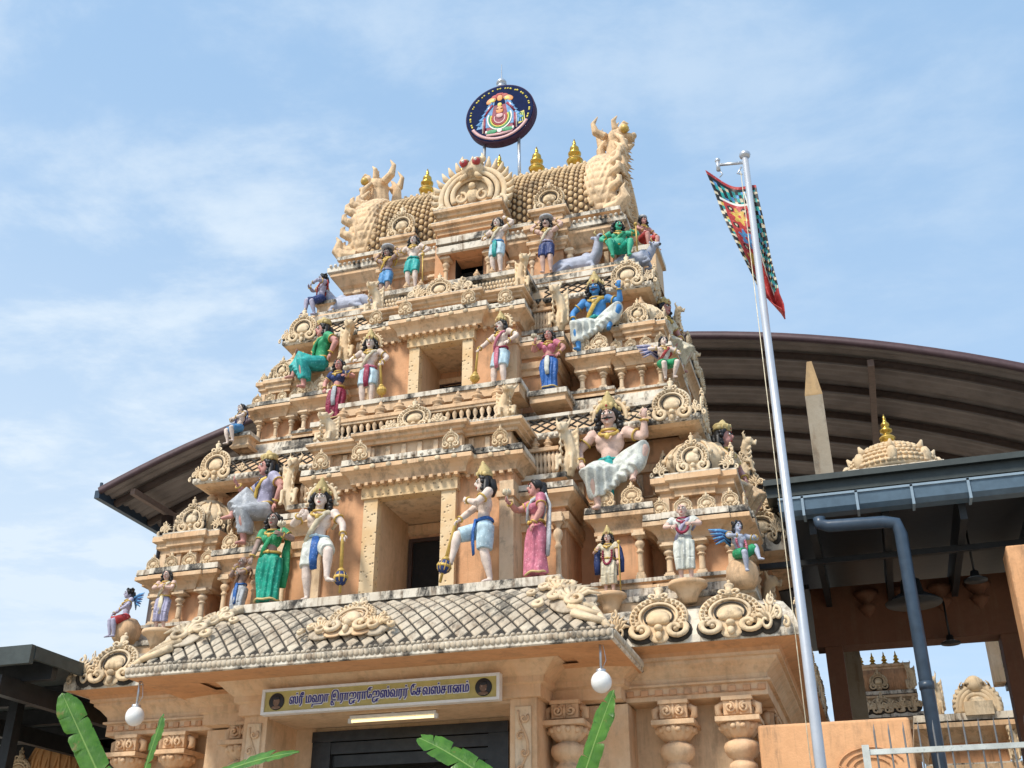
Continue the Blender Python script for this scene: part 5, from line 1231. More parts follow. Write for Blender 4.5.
# seats for the big seated figures are part of the tower
for (x,y,z,w,d,h) in ((-2.40,.95,6.56,.5,.42,.50),(2.46,1.0,6.56,.5,.42,.50),(-2.10,1.62,9.2,.42,.36,.46),(2.20,1.68,9.2,.42,.36,.42),(3.70,1.75,6.56,.36,.5,.5),(2.96,2.32,9.2,.3,.42,.42),(-3.08,1.12,8.3,.26,.22,.24),(-2.5,2.24,11.0,.3,.22,.35)):
    q=MB(); q.sweep(rect(x-w/2,x+w/2,y-d/2,y+d/2),[(0,z,1),(.03,z+.03,1),(0,z+.08,1),(0,z+h-.08,1),(.04,z+h-.06,1),(.04,z+h,2)],True); q.build('statue_seat',TR,TOWER)
# ---- resting cattle ------------------------------------------------------------------------
def bull(label,pos,s,yaw,turn,col,headup=.0):
    root=tag(empty('statue',pos,yaw,s),label,'statue','painted statues on the temple tower')
    b=MB()   # lies along +x, head towards -x
    b.tube([(.5,0,.2),(.3,0,.25),(0,0,.26),(-.25,0,.27),(-.34,0,.28)],[.13,.2,.2,.19,.14],14); b.ball((-.2,0,.44),(.12,.09,.1))
    h=V(-.5,math.sin(turn)*-.14,.58+headup)
    b.tube([(-.28,0,.3),(-.42,(h.y)*.5,.44),h],[.15,.11,.09],12)
    d=V(-math.cos(turn),-math.sin(turn),-.35).normalized(); e=V(-d.y,d.x,0).normalized()
    b.ball(h,(.085,.085,.09)); b.tube([h,h+d*.1,h+d*.2],[.085,.065,.058],10)
    for k in (-1,1):
        b.tube([h+e*k*.07,h+e*k*.16+V(0,0,.0),h+e*k*.18+V(0,0,-.04)],[.03,.032,.01],8)
        b.tube([(-.3,k*.14,.2),(-.38,k*.17,.08),(-.2,k*.17,.05)],[.07,.05,.045],8); b.tube([(.3,k*.16,.2),(.12,k*.22,.12),(.3,k*.24,.06),(.38,k*.22,.05)],[.11,.08,.05,.04],8)
    b.tube([(.58,0,.28),(.64,.05,.12),(.55,.1,.05)],[.03,.02,.02],6)
    vs,fs=fuse(b,.02,2); o=MB(); o.add(vs,fs,True,0)
    for k in (-1,1):
        o.ball(h+d*.06+e*k*.068+V(0,0,.03),(.016,.016,.02),8,6,1)
    o.ball(h+d*.21+V(0,0,-.005),(.035,.035,.02),8,6,1)
    o.build('body',[SK[col],M['black']],root)
    m=MB()
    for k in (-1,1): m.tube([h+e*k*.05+V(0,0,.06),h+e*k*.1+V(0,0,.13),h+e*k*.07+V(0,0,.2)],[.022,.018,.005],8)
    m.build('horns',[M['goldd']],root)
    m=MB(); m.tube([V(-.36,0,.36)+V(.11*math.cos(a)*.4,.13*math.sin(a),.11*math.cos(a)) for a in [2*PI*i/14 for i in range(14)]],.016,6,closed=True); m.build('collar',[CL['blue']],root)
bull('grey cow resting behind the lilac flute player, third storey',(-2.12,2.28,11.08),.82,R(0),R(20),'grey')
bull('white bull resting between the tray bearer and the green figure',(1.74,2.28,11.08),.80,R(180),R(-70),'grey',.16)
bull('grey bull head beside the pot-bellied green figure at the right edge',(2.66,2.28,11.06),.62,R(180),R(-30),'grey')
# ================================================================== SIGNS AND LAMPS ON THE TOWER
# Tamil name board
sb=tag(empty('name_board',(0,-.47,4.262)),'long yellow Tamil name board with white frame over the entrance','sign')
m=MB(); w,h=1.385,.112
m.box(-w,w,-.03,.04,-h,h,0)
m.build('board',[M['signyellow']],sb)
m=MB()
for (a,b,c,d) in ((-w-.035,w+.035,h,h+.03),(-w-.035,w+.035,-h-.03,-h),(-w-.035,-w,-h,h),(w,w+.035,-h,h)): m.box(a,b,-.05,.05,c,d)
m.build('frame',[M['white']],sb)
for s in (-1,1):
    m=MB(); m.X=Matrix.Translation((s*(w-.15),-.034,0))@Matrix.Rotation(PI/2,4,'X'); m.lathe([(.095,-.004),(.095,.004),(.085,.006),(.01,.006)],(0,0,0),28,0); m.ball((0,.0,.008),(.042,.054,.004),12,6,1); m.ball((0,-.066,.008),(.06,.02,.004),12,6,1); m.ball((0,.04,.010),(.042,.024,.004),12,6,0)
    m.build('portrait_medallion',[M['black'],CL['brown']],sb)
fc=bpy.data.curves.new('t','FONT'); fc.body='ஸ்ரீ மஹா இராஜராேஜஸ்வரர் ேதவஸ்தானம்'; fc.size=.2; fc.align_x='CENTER'; fc.align_y='CENTER'; fc.extrude=0
fo=bpy.data.objects.new('t',fc); COL.objects.link(fo); dg=bpy.context.evaluated_depsgraph_get(); dg.update()
me=bpy.data.meshes.new_from_object(fo.evaluated_get(dg)); bpy.data.objects.remove(fo); me.name='lettering_source'
xs=[v.co.x for v in me.vertices]; ys=[v.co.y for v in me.vertices]
print('TEXT',len(xs),min(xs),max(xs),min(ys),max(ys))
kx=2.14/(max(xs)-min(xs)); ky=min(.172/(max(ys)-min(ys)),kx*1.9); cx=(max(xs)+min(xs))/2; cy=(max(ys)+min(ys))/2
src=[V((v.co.x-cx)*kx,0,(v.co.y-cy)*ky) for v in me.vertices]; fcs=[tuple(p.vertices) for p in me.polygons]
def letters(name,mat,offs,y0):
    m=MB()
    for i,(dx,dz) in enumerate(offs): m.add([v+V(dx,y0-.0006*i,dz) for v in src],fcs,False,0)
    m.build(name,[mat],sb)
letters('letter_outline',M['white'],[(a*.010,b*.009) for a in (-1,0,1) for b in (-1,0,1) if a or b],-.0335)
letters('lettering',M['ink'],[(-.004,0),(.004,0)],-.041)
# tube light
tl=tag(empty('tube_light',(.05,-.16,4.07)),'lit fluorescent tube in a slim batten under the name board','tube light')
m=MB(); m.box(-.52,.52,-.025,.025,.015,.05); m.box(-.54,-.5,-.022,.022,-.03,.02); m.box(.5,.54,-.022,.022,-.03,.02); m.tube([(0,0,.05),(0,0,.075)],.02,8); m.build('batten',[M['white']],tl)
m=MB(); m.tube([(-.5,0,-.008),(.5,0,-.008)],.016,10); m.build('tube',[M['tube']],tl)
# globe lamps
for (p,l) in (((2.64,-.98,4.12),'white globe lamp hanging at the right corner of the porch eave'),((-2.74,-.98,4.10),'white globe lamp hanging at the left corner of the porch eave')):
    g=tag(empty('globe_lamp',p),l,'lamp','globe lamps under the porch eave')
    m=MB(); m.ball((0,0,0),(.105,.105,.11),24,16); m.build('globe',[M['globe']],g)
    m=MB(); m.lathe([(.02,.13),(.05,.125),(.052,.095),(.045,.08)],(0,0,0),16); m.tube([(0,0,.12),(0,0,.44)],.013,8); m.lathe([(.035,.41),(.035,.45)],(0,0,0),12); m.tube([(.012,0,.12),(.05,.02,.22),(.03,.02,.36),(0,0,.42)],.004,5); m.build('stem',[M['metal']],g)
# round sign on the ridge
rs=tag(empty('round_sign',(.03,3.66,15.90)),'round navy sign with a painted deity raised on two posts above the roof','sign')
m=MB(); m.X=Matrix.Rotation(PI/2,4,'X'); m.lathe([(.66,-.09),(.685,-.08),(.685,.07),(.68,.09),(.66,.095)],(0,0,0),64,0); m.lathe([(.665,.0952),(.645,.097),(.01,.097)],(0,0,0),64,1)
m.build('disc',[M['plumrim'],M['signnavy']],rs)
m=MB(); y=-.098
def blob(cx,cz,rx,rz,mi,d=0,rot=0): m.X=Matrix.Translation((cx,y-d,cz))@Matrix.Rotation(rot,4,'Y'); m.ball((0,0,0),(rx,.006,rz),18,6,mi); m.X=Matrix()
def strip(pts,r,mi,d=.002): m.tube([(x,y-d,z) for x,z in pts],r,6,mi,flat=((0,1,0),.3))
NAVY,YEL,RED,WHT,GRN,PNK,ORG,LBL,MAR=range(9)
for s in (-1,1):
    for k in range(6): strip([(s*(.10+.05*k),.36-.10*k),(s*(.17+.055*k),.30-.10*k),(s*(.13+.05*k),.28-.10*k)],.035,LBL,.001)
    m.prism([(s*.08,.42),(s*.15,.42),(s*.46,-.3),(s*.2,-.3)][::(1 if s<0 else 1)],((0,y,0),(1,0,0),(0,0,1)),.003 ,LBL)
    blob(s*.17,.33,.11,.07,ORG,.004,s*.5); blob(s*.15,.33,.07,.045,YEL,.006,s*.5); blob(s*.1,.41,.07,.05,RED,.003,s*.3)
    strip([(s*.3,-.42),(s*.3,-.05)],.025,MAR,.003); strip([(s*.33,-.42),(s*.33,-.05),(s*.28,.02)],.015,WHT,.004); strip([(s*.3,-.02),(s*.22,.12),(s*.14,.22)],.03,MAR,.004); strip([(s*.25,.08),(s*.2,.2)],.02,WHT,.005)
    blob(s*.16,-.42,.12,.05,GRN,.004); strip([(s*.27,-.45),(s*.26,-.38)],.02,WHT,.006)
blob(0,.37,.06,.08,ORG,.003); blob(0,.46,.08,.03,RED,.004)
m.prism([(-.27,-.47),(.27,-.47),(.24,-.1),(.12,.2),(-.12,.2),(-.24,-.1)],((0,y-.001,0),(1,0,0),(0,0,1)),-.004,MAR)
for rr,mi in ((.235,WHT),(.205,GRN),(.175,YEL),(.14,RED),(.105,PNK)):
    strip([(rr*math.sin(R(a)),-.12+rr*1.15*-math.cos(R(a))) for a in range(-115,116,10)],.017,mi,.006)
blob(0,.2,.045,.05,YEL,.008); blob(0,.07,.075,.10,ORG,.008); strip([(-.06,.1),(-.02,.09)],.014,NAVY,.012); strip([(.02,.09),(.06,.1)],.014,NAVY,.012); blob(0,-.06,.07,.06,PNK,.009); strip([(-.05,0),(0,-.015),(.05,0)],.01,RED,.013)
blob(0,-.42,.05,.05,WHT,.007); m.prism([(.37,-.35),(.50,-.3),(.48,-.05),(.38,-.08)],((0,y,0),(1,0,0),(0,0,1)),-.004,YEL)
for k in range(3): strip([(.39+.04*k,-.3),(.39+.035*k,-.09)],.008,GRN,.006)
strip([(.60*math.sin(R(a)),.60*math.cos(R(a))) for a in range(118,243,4)],.035,PNK,.001); strip([(-.26,-.49),(0,-.51),(.26,-.49)],.03,PNK,.006)
random.seed(3)
for a in list(range(-112,-20,5))+list(range(-14,17,5))+list(range(22,113,5)):
    if a%3==0: continue
    q=R(a); c=(.585*math.sin(q),.585*math.cos(q)); t=(math.cos(q),-math.sin(q))
    strip([(c[0]-t[0]*.017,c[1]-t[1]*.017+random.uniform(-.012,.012)),(c[0]+t[0]*.017,c[1]+t[1]*.017+random.uniform(-.012,.012))],.018,YEL,.002)
m.build('painted_deity',[M['signnavy'],M['signyel2'],CL['red'],M['white'],CL['green'],M['signpink'],M['signorange'],CL['sky'],CL['maroon']],rs)
for s in (-1,1): 
    m=MB(); m.tube([(s*.34,.03,-.60),(s*.34,.05,-1.66)],.032,10); m.tube([(s*.34,.03,-1.6),(s*.34,.05,-1.68)],.06,10); m.build('post',[M['metal']],rs)
m=MB(); m.lathe([(.06,.68),(.085,.70),(.085,.75),(.05,.78),(.10,.80),(.10,.84),(.06,.9),(.03,.93),(.012,.95),(.006,1.3)],(0,0,0),14,0); m.build('lightning_spike',[M['metal']],rs)

# ================================================================== FLAG
fp=tag(empty('flagpole',(4.80,-4,0)),'tall grey metal flagpole with a short arm at its top','flagpole')
top=at(745,157,-4)
m=MB(); m.tube([(0,0,0),(0,0,3),(top.x-4.80,0,top.z)],[.044,.038,.027],16); m.build('pole',[M['pole']],fp)
m=MB(); m.ball((top.x-4.8,0,top.z+.02),(.05,.05,.04),14,8); m.build('cap',[M['metal']],fp)
ae=at(718,165,-4.0)
m=MB(); m.tube([(top.x-4.8,0,top.z-.06),(ae.x-4.8,0,ae.z)],.013,8); m.tube([(ae.x-4.8,0,ae.z-.06),(ae.x-4.8,0,ae.z+.04)],.018,10); m.ball((ae.x-4.8,0,ae.z+.05),.025,10,6); m.tube([(top.x-4.84,0,top.z-.1),(top.x-4.88,0,top.z-.16),(top.x-4.84,0,top.z-.18)],.008,6); m.tube([(ae.x-4.79,0,ae.z-.06),(ae.x-4.77,.01,ae.z-.10),(ae.x-4.80,.02,ae.z-.12)],.006,6); m.build('arm',[M['metal']],fp)
m=MB(); m.tube([(-.06,-.01,1.3),(-.062,-.012,4.0),(top.x-4.85,-.01,top.z-.15)],.0035,5); m.build('rope',[CL['cream']],fp)
m=MB(); m.box(-.075,-.045,-.015,.015,1.2,1.45); m.build('cleat',[M['metal']],fp)
m=MB(); m.lathe([(.16,0),(.16,.04),(.08,.06),(.06,.2)],(0,0,0),16); m.build('base_plate',[M['metal']],fp)
rows=[(0,(706,173),(757,190)),(.12,(714,191),(760,205)),(.25,(722,214),(764,221)),(.4,(731,236),(768,240)),(.55,(741,257),(771,257)),(.7,(751,276),(775,275)),(.82,(758,289),(779,290)),(.9,(765,299),(781,300)),(.96,(774,308),(785,309)),(1,(783,314),(786,317))]
def flagpt(u,v):
    for (a,l0,r0),(b,l1,r1) in zip(rows,rows[1:]):
        if v<=b+1e-9:
            t=(v-a)/(b-a); l=(l0[0]+(l1[0]-l0[0])*t,l0[1]+(l1[1]-l0[1])*t); r=(r0[0]+(r1[0]-r0[0])*t,r0[1]+(r1[1]-r0[1])*t); break
    p=at(l[0]+(r[0]-l[0])*u,l[1]+(r[1]-l[1])*u,-3.9)
    p.y+=.10*math.sin(u*5.5-1.2)*(.4+v*.6)+.04*math.sin(v*9+u*4); return p
random.seed(5)
def flagmat(u,v):
    v2=v*1.0
    if v>.865: return 0                                  # red tail
    if v<.02: return 0
    if u<.07 or u>.955 or v<.045: return 1 if int(v*50)%3==0 else 3
    if v<.16 or u>.70:
        a=int(v*34 if u>.70 else u*14); 
        if abs(u-.72)<.016 or (abs(v-.155)<.012 and u<.72): return 5
        return (2,3,2,4,3,2,1,3)[(a+(int(u*24) if u>.70 else int(v*30))*2)%8]
    if u<.13: return (2,1,3,6)[int(v*40)%4]
    du,dv=(u-.42)/.16,0
    for cv,mi in ((.245,6),(.40,4),(.55,6)):
        dv=(v-cv)/.05; r=math.hypot(du,dv); 
        if r<(1+.25*math.sin(6*math.atan2(dv,du))) : return mi if r>.25 else 0
    for (cu,cv) in ((.25,.20),(.58,.20),(.25,.325),(.58,.33),(.3,.475),(.58,.475)):
        if math.hypot((u-cu)/.075,(v-cv)/.02)<1: return 1 if math.hypot((u-cu)/.035,(v-cv)/.01)<1 else 3
    return 0
m=MB(); m.grid(flagpt,72,130,0,True,flagmat)
fl=m.build('flag',[CL['red'],CL['cream'],CL['teal'],M['black'],CL['sky'],M['white'],CL['gold']])
tag(fl,'long red pennant with gold flowers and a green patterned border hanging from the pole arm','flag')
so=fl.modifiers.new('s','SOLIDIFY'); so.thickness=.006
# ================================================================== VAULTED ROOF BEHIND
VX,VZ,VR=-1.17,13.30,25.0; VY0=8.0; VY1=21.0; VH=9.87
hall=tag(empty('hall_roof',(VX,VY0,0)),'huge curved brown metal roof on ribs rising behind the temple tower','roof')
ang=math.asin(VH/VR)
def arcp(t,dr=0): a=-ang+(ang+.50)*t; return (VR+dr)*math.sin(a), VZ-VR+(VR+dr)*math.cos(a)
m=MB()
def sheet(u,v,dr): 
    x,z=arcp(u,dr+.022*math.sin(v*PI*2*54)); return V(x,v*(VY1-VY0),z)
m.grid(lambda u,v:sheet(u,v,0),40,324,0,True); m.grid(lambda u,v:sheet(1-u,v,.05),40,30,0,True)
m.build('roof_sheet',[M['brown_sheet']],hall)
m=MB()
for i in range(40):
    t0,t1=i/40,(i+1)/40; (xa,za),(xb,zb)=arcp(t0,.1),arcp(t1,.1); (xc,zc),(xd,zd)=arcp(t0,-.06),arcp(t1,-.06)
    m.add([(xc,-.06,zc),(xd,-.06,zd),(xb,-.06,zb),(xa,-.06,za),(xc,.0,zc),(xd,.0,zd),(xb,.12,zb),(xa,.12,za)],[(0,1,2,3),(0,4,5,1),(3,2,6,7),(4,7,6,5)],True)
m.build('front_fascia',[M['brown_fascia']],hall)
for j in range(10):
    m=MB(); y=.55+j*1.35; n=48
    for i in range(n):
        (xa,za),(xb,zb)=arcp(i/n,-.04),arcp((i+1)/n,-.04); (xc,zc),(xd,zd)=arcp(i/n,-.17),arcp((i+1)/n,-.17)
        m.add([(xa,y-.06,za),(xb,y-.06,zb),(xd,y-.06,zd),(xc,y-.06,zc),(xa,y+.06,za),(xb,y+.06,zb),(xd,y+.06,zd),(xc,y+.06,zc)],[(0,1,2,3),(7,6,5,4),(2,6,7,3)],True)
    m.build('arch_rib',[M['brown_steel']],hall)
for t in (.03,.30,.5,.775,.97):
    m=MB(); x,z=arcp(t,-.17); m.box(x-.06,x+.06,.25,VY1-VY0,z-.14,z); m.build('purlin',[M['brown_purlin2'] if 'brown_purlin2' in M else M['brown_steel']],hall)
m=MB(); 
for t,s in ((0,-1),(1,1)):
    x,z=arcp(t,0); m.box(x-.10 if s<0 else x-.03,x+.03 if s<0 else x+.10,-.05,VY1-VY0,z-.16,z+.03); m.cbox((x,.0,z+.12),(.05,.05,.22))
m.build('side_gutter',[M['pipe']],hall)
m=MB()
for t in (.03,.985):
    for y in (1.6,8,15):
        x,z=arcp(t,-.4); m.tube([(x,y,0),(x,y,z)],.14,12)
m.build('column',[M['brown_steel']],hall)
# pointed stone pillar
sp=tag(empty('stone_pillar',(at(820,440,7.2).x,7.2,0)),'tall grey square stone pillar with a pointed tip beside the vaulted roof','pillar')
pw=.155; z1=at(812,398,7.2).z; z2=at(806,363,7.2).z
m=MB(); m.add([(-pw*1.06,-pw*1.06,0),(pw*1.06,-pw*1.06,0),(pw*1.06,pw*1.06,0),(-pw*1.06,pw*1.06,0),(-pw,-pw,z1),(pw,-pw,z1),(pw,pw,z1),(-pw,pw,z1)],[(0,1,5,4),(1,2,6,5),(2,3,7,6),(3,0,4,7)])
m.build('shaft',[M['granite']],sp); m=MB(); m.add([(-pw,-pw,z1+.01),(pw,-pw,z1+.01),(pw,pw,z1+.01),(-pw,pw,z1+.01),(-.045,-.045,z2),(.045,-.045,z2),(.045,.045,z2),(-.045,.045,z2)],[(0,1,5,4),(1,2,6,5),(2,3,7,6),(3,0,4,7),(4,5,6,7)]); m.box(-pw*1.01,pw*1.01,-pw*1.01,pw*1.01,z1-.02,z1+.012)
m.build('tip',[M['granite_tip']],sp)
# domed shrine tower behind the pavilion
DY=5.0; dc=at(895,470,DY); R0=(at(946,464,DY)-at(846,474,DY)).length/2; zroof=at(880,473,2.2).z+.2
dv=tag(empty('domed_shrine',(dc.x,DY+R0,0)),'small shrine with scalloped peach dome and gold finial behind the right pavilion roof','shrine')
zt=at(894,447,DY+R0).z; zb=zt-R0*.80
m=MB(); m.box(-R0*.8,R0*.8,-R0*.8,R0*.8,min(zroof,zb-.25),zb-.1); m.sweep(rect(-R0*.8,R0*.8,-R0*.8,R0*.8),kapota(zb-.2,.19,.15)); m.build('walls',TR,dv)
m=MB(); prof=[(R0*math.cos(t)*1.0,R0*.80*math.sin(t)) for t in [PI/2*i/10 for i in range(10)]]+[(R0*.12,R0*.80)]
m.lathe(prof,(0,0,zb),36,0)
for j in range(7):
    rr,zz=prof[j+1][0],prof[j+1][1]; n=max(8,int(2*PI*rr/.085))
    for k in range(n):
        a=2*PI*(k+.5*(j%2))/n; m.ball((rr*math.cos(a),rr*math.sin(a),zb+zz),(.045,.045,.036),7,5,0)
for k in range(8):
    a=2*PI*k/8; m.ball((R0*.95*math.cos(a),R0*.95*math.sin(a),zb+.25*R0),(.09,.09,.15),8,6,0); m.tube([(R0*.8*math.cos(a),R0*.8*math.sin(a),zb+.42*R0),(R0*.92*math.cos(a),R0*.92*math.sin(a),zb+.62*R0)],[.09,.015],7,0)
m.build('dome',[M['orn']],dv); place(ME_KAL,'pot_finial',dv,(0,0,zb+R0*.80-.03),0,.85)
# ================================================================== RIGHT PAVILION
PY=1.0
gl=at(779,506,PY); gr=at(1024,485,PY)
pv=tag(empty('pavilion',(gl.x,PY,0)),'dark roofed open pavilion with blue-grey gutter on the right of the tower','pavilion')
zt=at(900,488,PY).z; zb=at(900,505,PY).z; X0=0.0; X1=7.0; oz=zt
m=MB(); m.add([(X0,0,zb),(X1,0,zb),(X1,-.05,zb+.05),(X0,-.05,zb+.05),(X0,-.06,zt),(X1,-.06,zt),(X0,.16,zb),(X1,.16,zb),(X0,.16,zt),(X1,.16,zt),(X0,-.045,zt),(X1,-.045,zt)],[(0,1,2,3),(3,2,5,4),(6,7,1,0),(8,9,7,6),(0,3,4,8,6),(9,5,2,1,7)])
for x in [.28+.62*k for k in range(11)]: m.box(x-.015,x+.015,-.075,.16,zb-.03,zt+.004,1)
m.box(X0,X1,-.075,-.05,zt-.02,zt+.008,1)
m.build('gutter',[M['gutter'],M['gutter2'] if 'gutter2' in M else M['gutter']],pv)
m=MB(); 
m.add([(X0-.02,.1,zt-.01),(X1,.1,zt-.01),(X1,5.5,zt+.35),(X0-.02,5.5,zt+.35),(X0-.02,.1,zt+.03),(X1,.1,zt+.03),(X1,5.5,zt+.39),(X0-.02,5.5,zt+.39)],[(3,2,1,0),(4,5,6,7),(0,1,5,4),(1,2,6,5),(2,3,7,6),(3,0,4,7)])
m.build('lower_roof',[M['steel_dark']],pv)
ua=at(765,484,PY+1.2); ub=at(1024,459,PY+1.2); zu=at(880,473,PY+1.2).z; zu0=at(880,486,PY+1.2).z
m=MB(); x0=ua.x-gl.x
m.add([(x0,1.2,zu0),(X1,1.2,zu0),(X1,7,zu0+.5),(x0,7,zu0+.5),(x0,1.2,zu),(X1,1.2,zu),(X1,7,zu+.5),(x0,7,zu+.5)],[(3,2,1,0),(4,5,6,7),(0,1,5,4),(1,2,6,5),(2,3,7,6),(3,0,4,7)])
m.box(x0-.02,X1,1.12,1.25,zu-.03,zu+.05)
m.build('upper_roof',[M['roof_green']],pv)
m=MB()
for x in [.35+.85*k for k in range(8)]: m.box(x-.04,x+.04,.2,5.4,zb-.18,zt-.03)
for y in (1.2,): m.box(-.4,X1,y-.04,y+.04,zb-.24,zb-.17)
m.build('rafters',[M['steel_dark']],pv)
m=MB(); m.add([(-1.3,3.2,zb+.05),(.1,3.2,zb+.05),(.1,7.5,zb+.2),(-1.3,7.5,zb+.2),(-1.3,3.2,zb+.12),(.1,3.2,zb+.12),(.1,7.5,zb+.3),(-1.3,7.5,zb+.3)],[(3,2,1,0),(4,5,6,7),(0,1,5,4),(1,2,6,5),(2,3,7,6),(3,0,4,7)])
m.build('link_roof',[M['steel_dark']],pv)
# deep concrete beam and its columns
BY=PY+3.4; bl=at(812,606,BY); bt=at(930,583,BY).z; bb=at(930,639,BY).z; 
m=MB(); m.box(bl.x-gl.x,X1,3.4,3.8,bb,bt+.06)
m.build('concrete_beam',[M['concrete']],pv)
for (px,w) in ((838,.24),(1022,.3)):
    m=MB(); x=at(px,680,BY).x-gl.x; m.box(x-w/2,x+w/2,3.43,3.77,0,bb); m.build('column',[M['concrete']],pv)
nx=at(1011,570,PY+.2)
m=MB(); sx=nx.x-gl.x+1.1; m.box(nx.x-gl.x,sx,.25,.7,at(1012,698,PY+.25).z,at(1012,545,PY+.25).z); m.box(nx.x-gl.x+.35,sx-.15,.3,.68,0,at(1012,698,PY+.25).z+.01); o=m.build('side_panel',[M['orangewall']],pv); bv=o.modifiers.new('b','BEVEL'); bv.width=.02; bv.segments=2
m=MB()
for k in range(4):
    m=MB(); m.lathe([(.02,-.1),(.05,-.06),(.10,0),(.13,.05),(.06,.1),(.16,.2),(.18,.26)],(at(868+38*k,610,BY).x-gl.x,BY-PY-.0,bt-.32),12)
    m.build('hanging_bud',[M['concrete']],pv)
# downpipe
q=[at(819,518,PY-.1),at(820,524,PY-.1),at(828,526,PY-.12),at(884,522,PY-.12),at(896,523,PY-.12),at(901,534,PY-.12)]
m=MB(); o=V(gl.x,PY,0); b0=q[-1]-o
m.tube([p-o for p in q]+[V(b0.x,b0.y,0)],.072,14); m.lathe([(.08,0),(.08,.08)],(b0.x,b0.y,at(920,690,PY-.12).z),14); m.build('downpipe',[M['pipe']],pv)
# lamps under the pavilion roof
def bell_lamp(px,py,Y,r,zc,label,stem):
    p=at(px,py,Y); g=tag(empty('pendant_lamp',p),label,'lamp','dark pendant lamps in the pavilion')
    m=MB(); m.lathe([(r,0),(r*1.02,.02),(r*.8,r*.2),(r*.42,r*.42),(r*.34,r*.9),(r*.12,r*1.0),(r*.1,r*1.1)],(0,0,0),24); m.build('shade',[M['steel_dark']],g)
    m=MB(); m.lathe([(r*.9,.012),(r*.86,.03),(.01,.05)],(0,0,0),20); m.build('diffuser',[M['globe'] if r<.2 else M['steel_dark']],g)
    m=MB(); m.tube([(0,0,r*1.0),(0,0,stem)],.014,8); m.build('stem',[M['steel_dark']],g)
bell_lamp(914,604,2.6,.34,0,'wide dark bell lamp partly behind the downpipe under the pavilion roof',1.0)
bell_lamp(951,644,PY+3.3,.13,0,'small dark pendant lamp hanging below the concrete beam against the sky',.62)
bell_lamp(976,581,2.6,.14,0,'small pendant lamp close to the orange side panel',.75)
# distant louvred block seen through the pavilion
lb=at(1000,655,13); bk=tag(empty('louvred_block',(lb.x,13,0)),'cream building corner with dark louvres seen through the pavilion opening','building')
xl=at(985,630,13).x-lb.x; zt=at(998,560,13).z; zb_=at(998,682,13).z
xm=at(998,640,13).x-lb.x
m=MB(); m.box(xl,xm,0,.5,zb_,zt); m.box(xl+.9,xl+3.2,.35,2.5,0,zb_+.01); m.build('wall',[M['cream']],bk)
m=MB(); m.box(xm+.01,xm+1.2,.1,.48,zb_-.1,zt); m.build('shadow_box',[M['black']],bk)
m=MB()
for k in range(9): m.box(xm+.01,xm+1.25,-.02,.12,zb_+.25+k*.36,zb_+.30+k*.36)
m.build('louvre',[M['cream']],bk)
# far temple tower seen through the pavilion
fy=15.0; ft=tag(empty('far_temple_tower',(at(884,700,fy).x,fy,0)),'small distant peach temple roof with four finials seen through the pavilion','temple tower')
zA=at(885,669,fy).z; zB=at(885,692,fy).z; zC=at(885,706,fy).z; hw=(at(913,690,fy).x-at(855,690,fy).x)/2
m=MB(); m.box(-hw*.92,hw*.92,0,1.6,zB-.02,zA); 
for k in range(24): m.tube([(-hw*.9+k*hw*1.8/23,-.02,zB),(-hw*.9+k*hw*1.8/23,-.02,zA)],.04,6)
m.sweep(rect(-hw*.94,hw*.94,-.02,1.7),steps(zA-.02,.12,.08,2)); m.sweep(rect(-hw*.95,hw*.95,-.05,1.7),kapota(zC,zB-zC,.14)); m.box(-hw*.95,hw*.95,.0,1.6,0,zC+.01)
m.sweep(rect(-hw,hw,-.1,1.7),kapota(zC-.55,.35,.2))
m.build('walls',TR,ft)
for k in range(4): place(ME_KAL,'pot_finial',ft,(-hw*.62+k*hw*.42,.4,zA+.08),0,.55)
place(ME_MED,'medallion',ft,(-hw*.1,-.1,zB+.02),0,1,(.4,.6,.36)); place(ME_MED,'medallion',ft,(-hw*.1,-.25,zC-.25),0,1,(.5,.6,.4)); place(ME_MAK,'beast_bracket',ft,(hw*.98,-.1,zB),0,1,(.5,.5,.6))
for k in range(5): place(ME_CURL,'corner_scroll',ft,(-hw*.9+k*hw*.4,-.3,zC-.25),0,1,(.5,.5,.4))
ay=11.0; a0=at(981,725,ay); ar_=tag(empty('arched_shrine',(a0.x,ay,0)),'peach shrine topped by a lion-crested horseshoe arch behind the white fence','shrine')
rA=(at(1003,705,ay).x-at(959,705,ay).x)/2; zc=at(981,708,ay).z
m=MB()
m.prism([(rA*.9*math.cos(R(a)),rA*.9*math.sin(R(a))) for a in range(-20,201,10)],((0,.2,zc),(1,0,0),(0,0,1)),.3)
for rr in (.95,.78,.6): m.tube([(rA*rr*math.cos(R(a)),-.1,zc+rA*rr*1.05*math.sin(R(a))) for a in range(-25,206,8)],.07,7)
for k in range(17):
    a=R(-10+k*200/16); m.tube([(rA*math.cos(a),-.08,zc+rA*1.05*math.sin(a)),(rA*1.14*math.cos(a),-.08,zc+rA*1.2*math.sin(a)+.05)],[.09,.02],7)
for k in range(5): m.tube([((k-2)*.12,-.15,zc+rA*1.1),((k-2)*.13,-.15,zc+rA*1.5-.07*abs(k-2))],[.07,.015],7)
m.ball((0,-.12,zc+rA*1.1),(.16,.12,.16),10,8); m.ball((0,-.10,zc+rA*.1),(rA*.5,.16,rA*.42),20,10); m.box(-rA*.66,rA*.66,-.3,.3,zc-rA*.45,zc+rA*.2)
m.build('arch',[M['orn']],ar_)
zw=at(981,735,ay).z
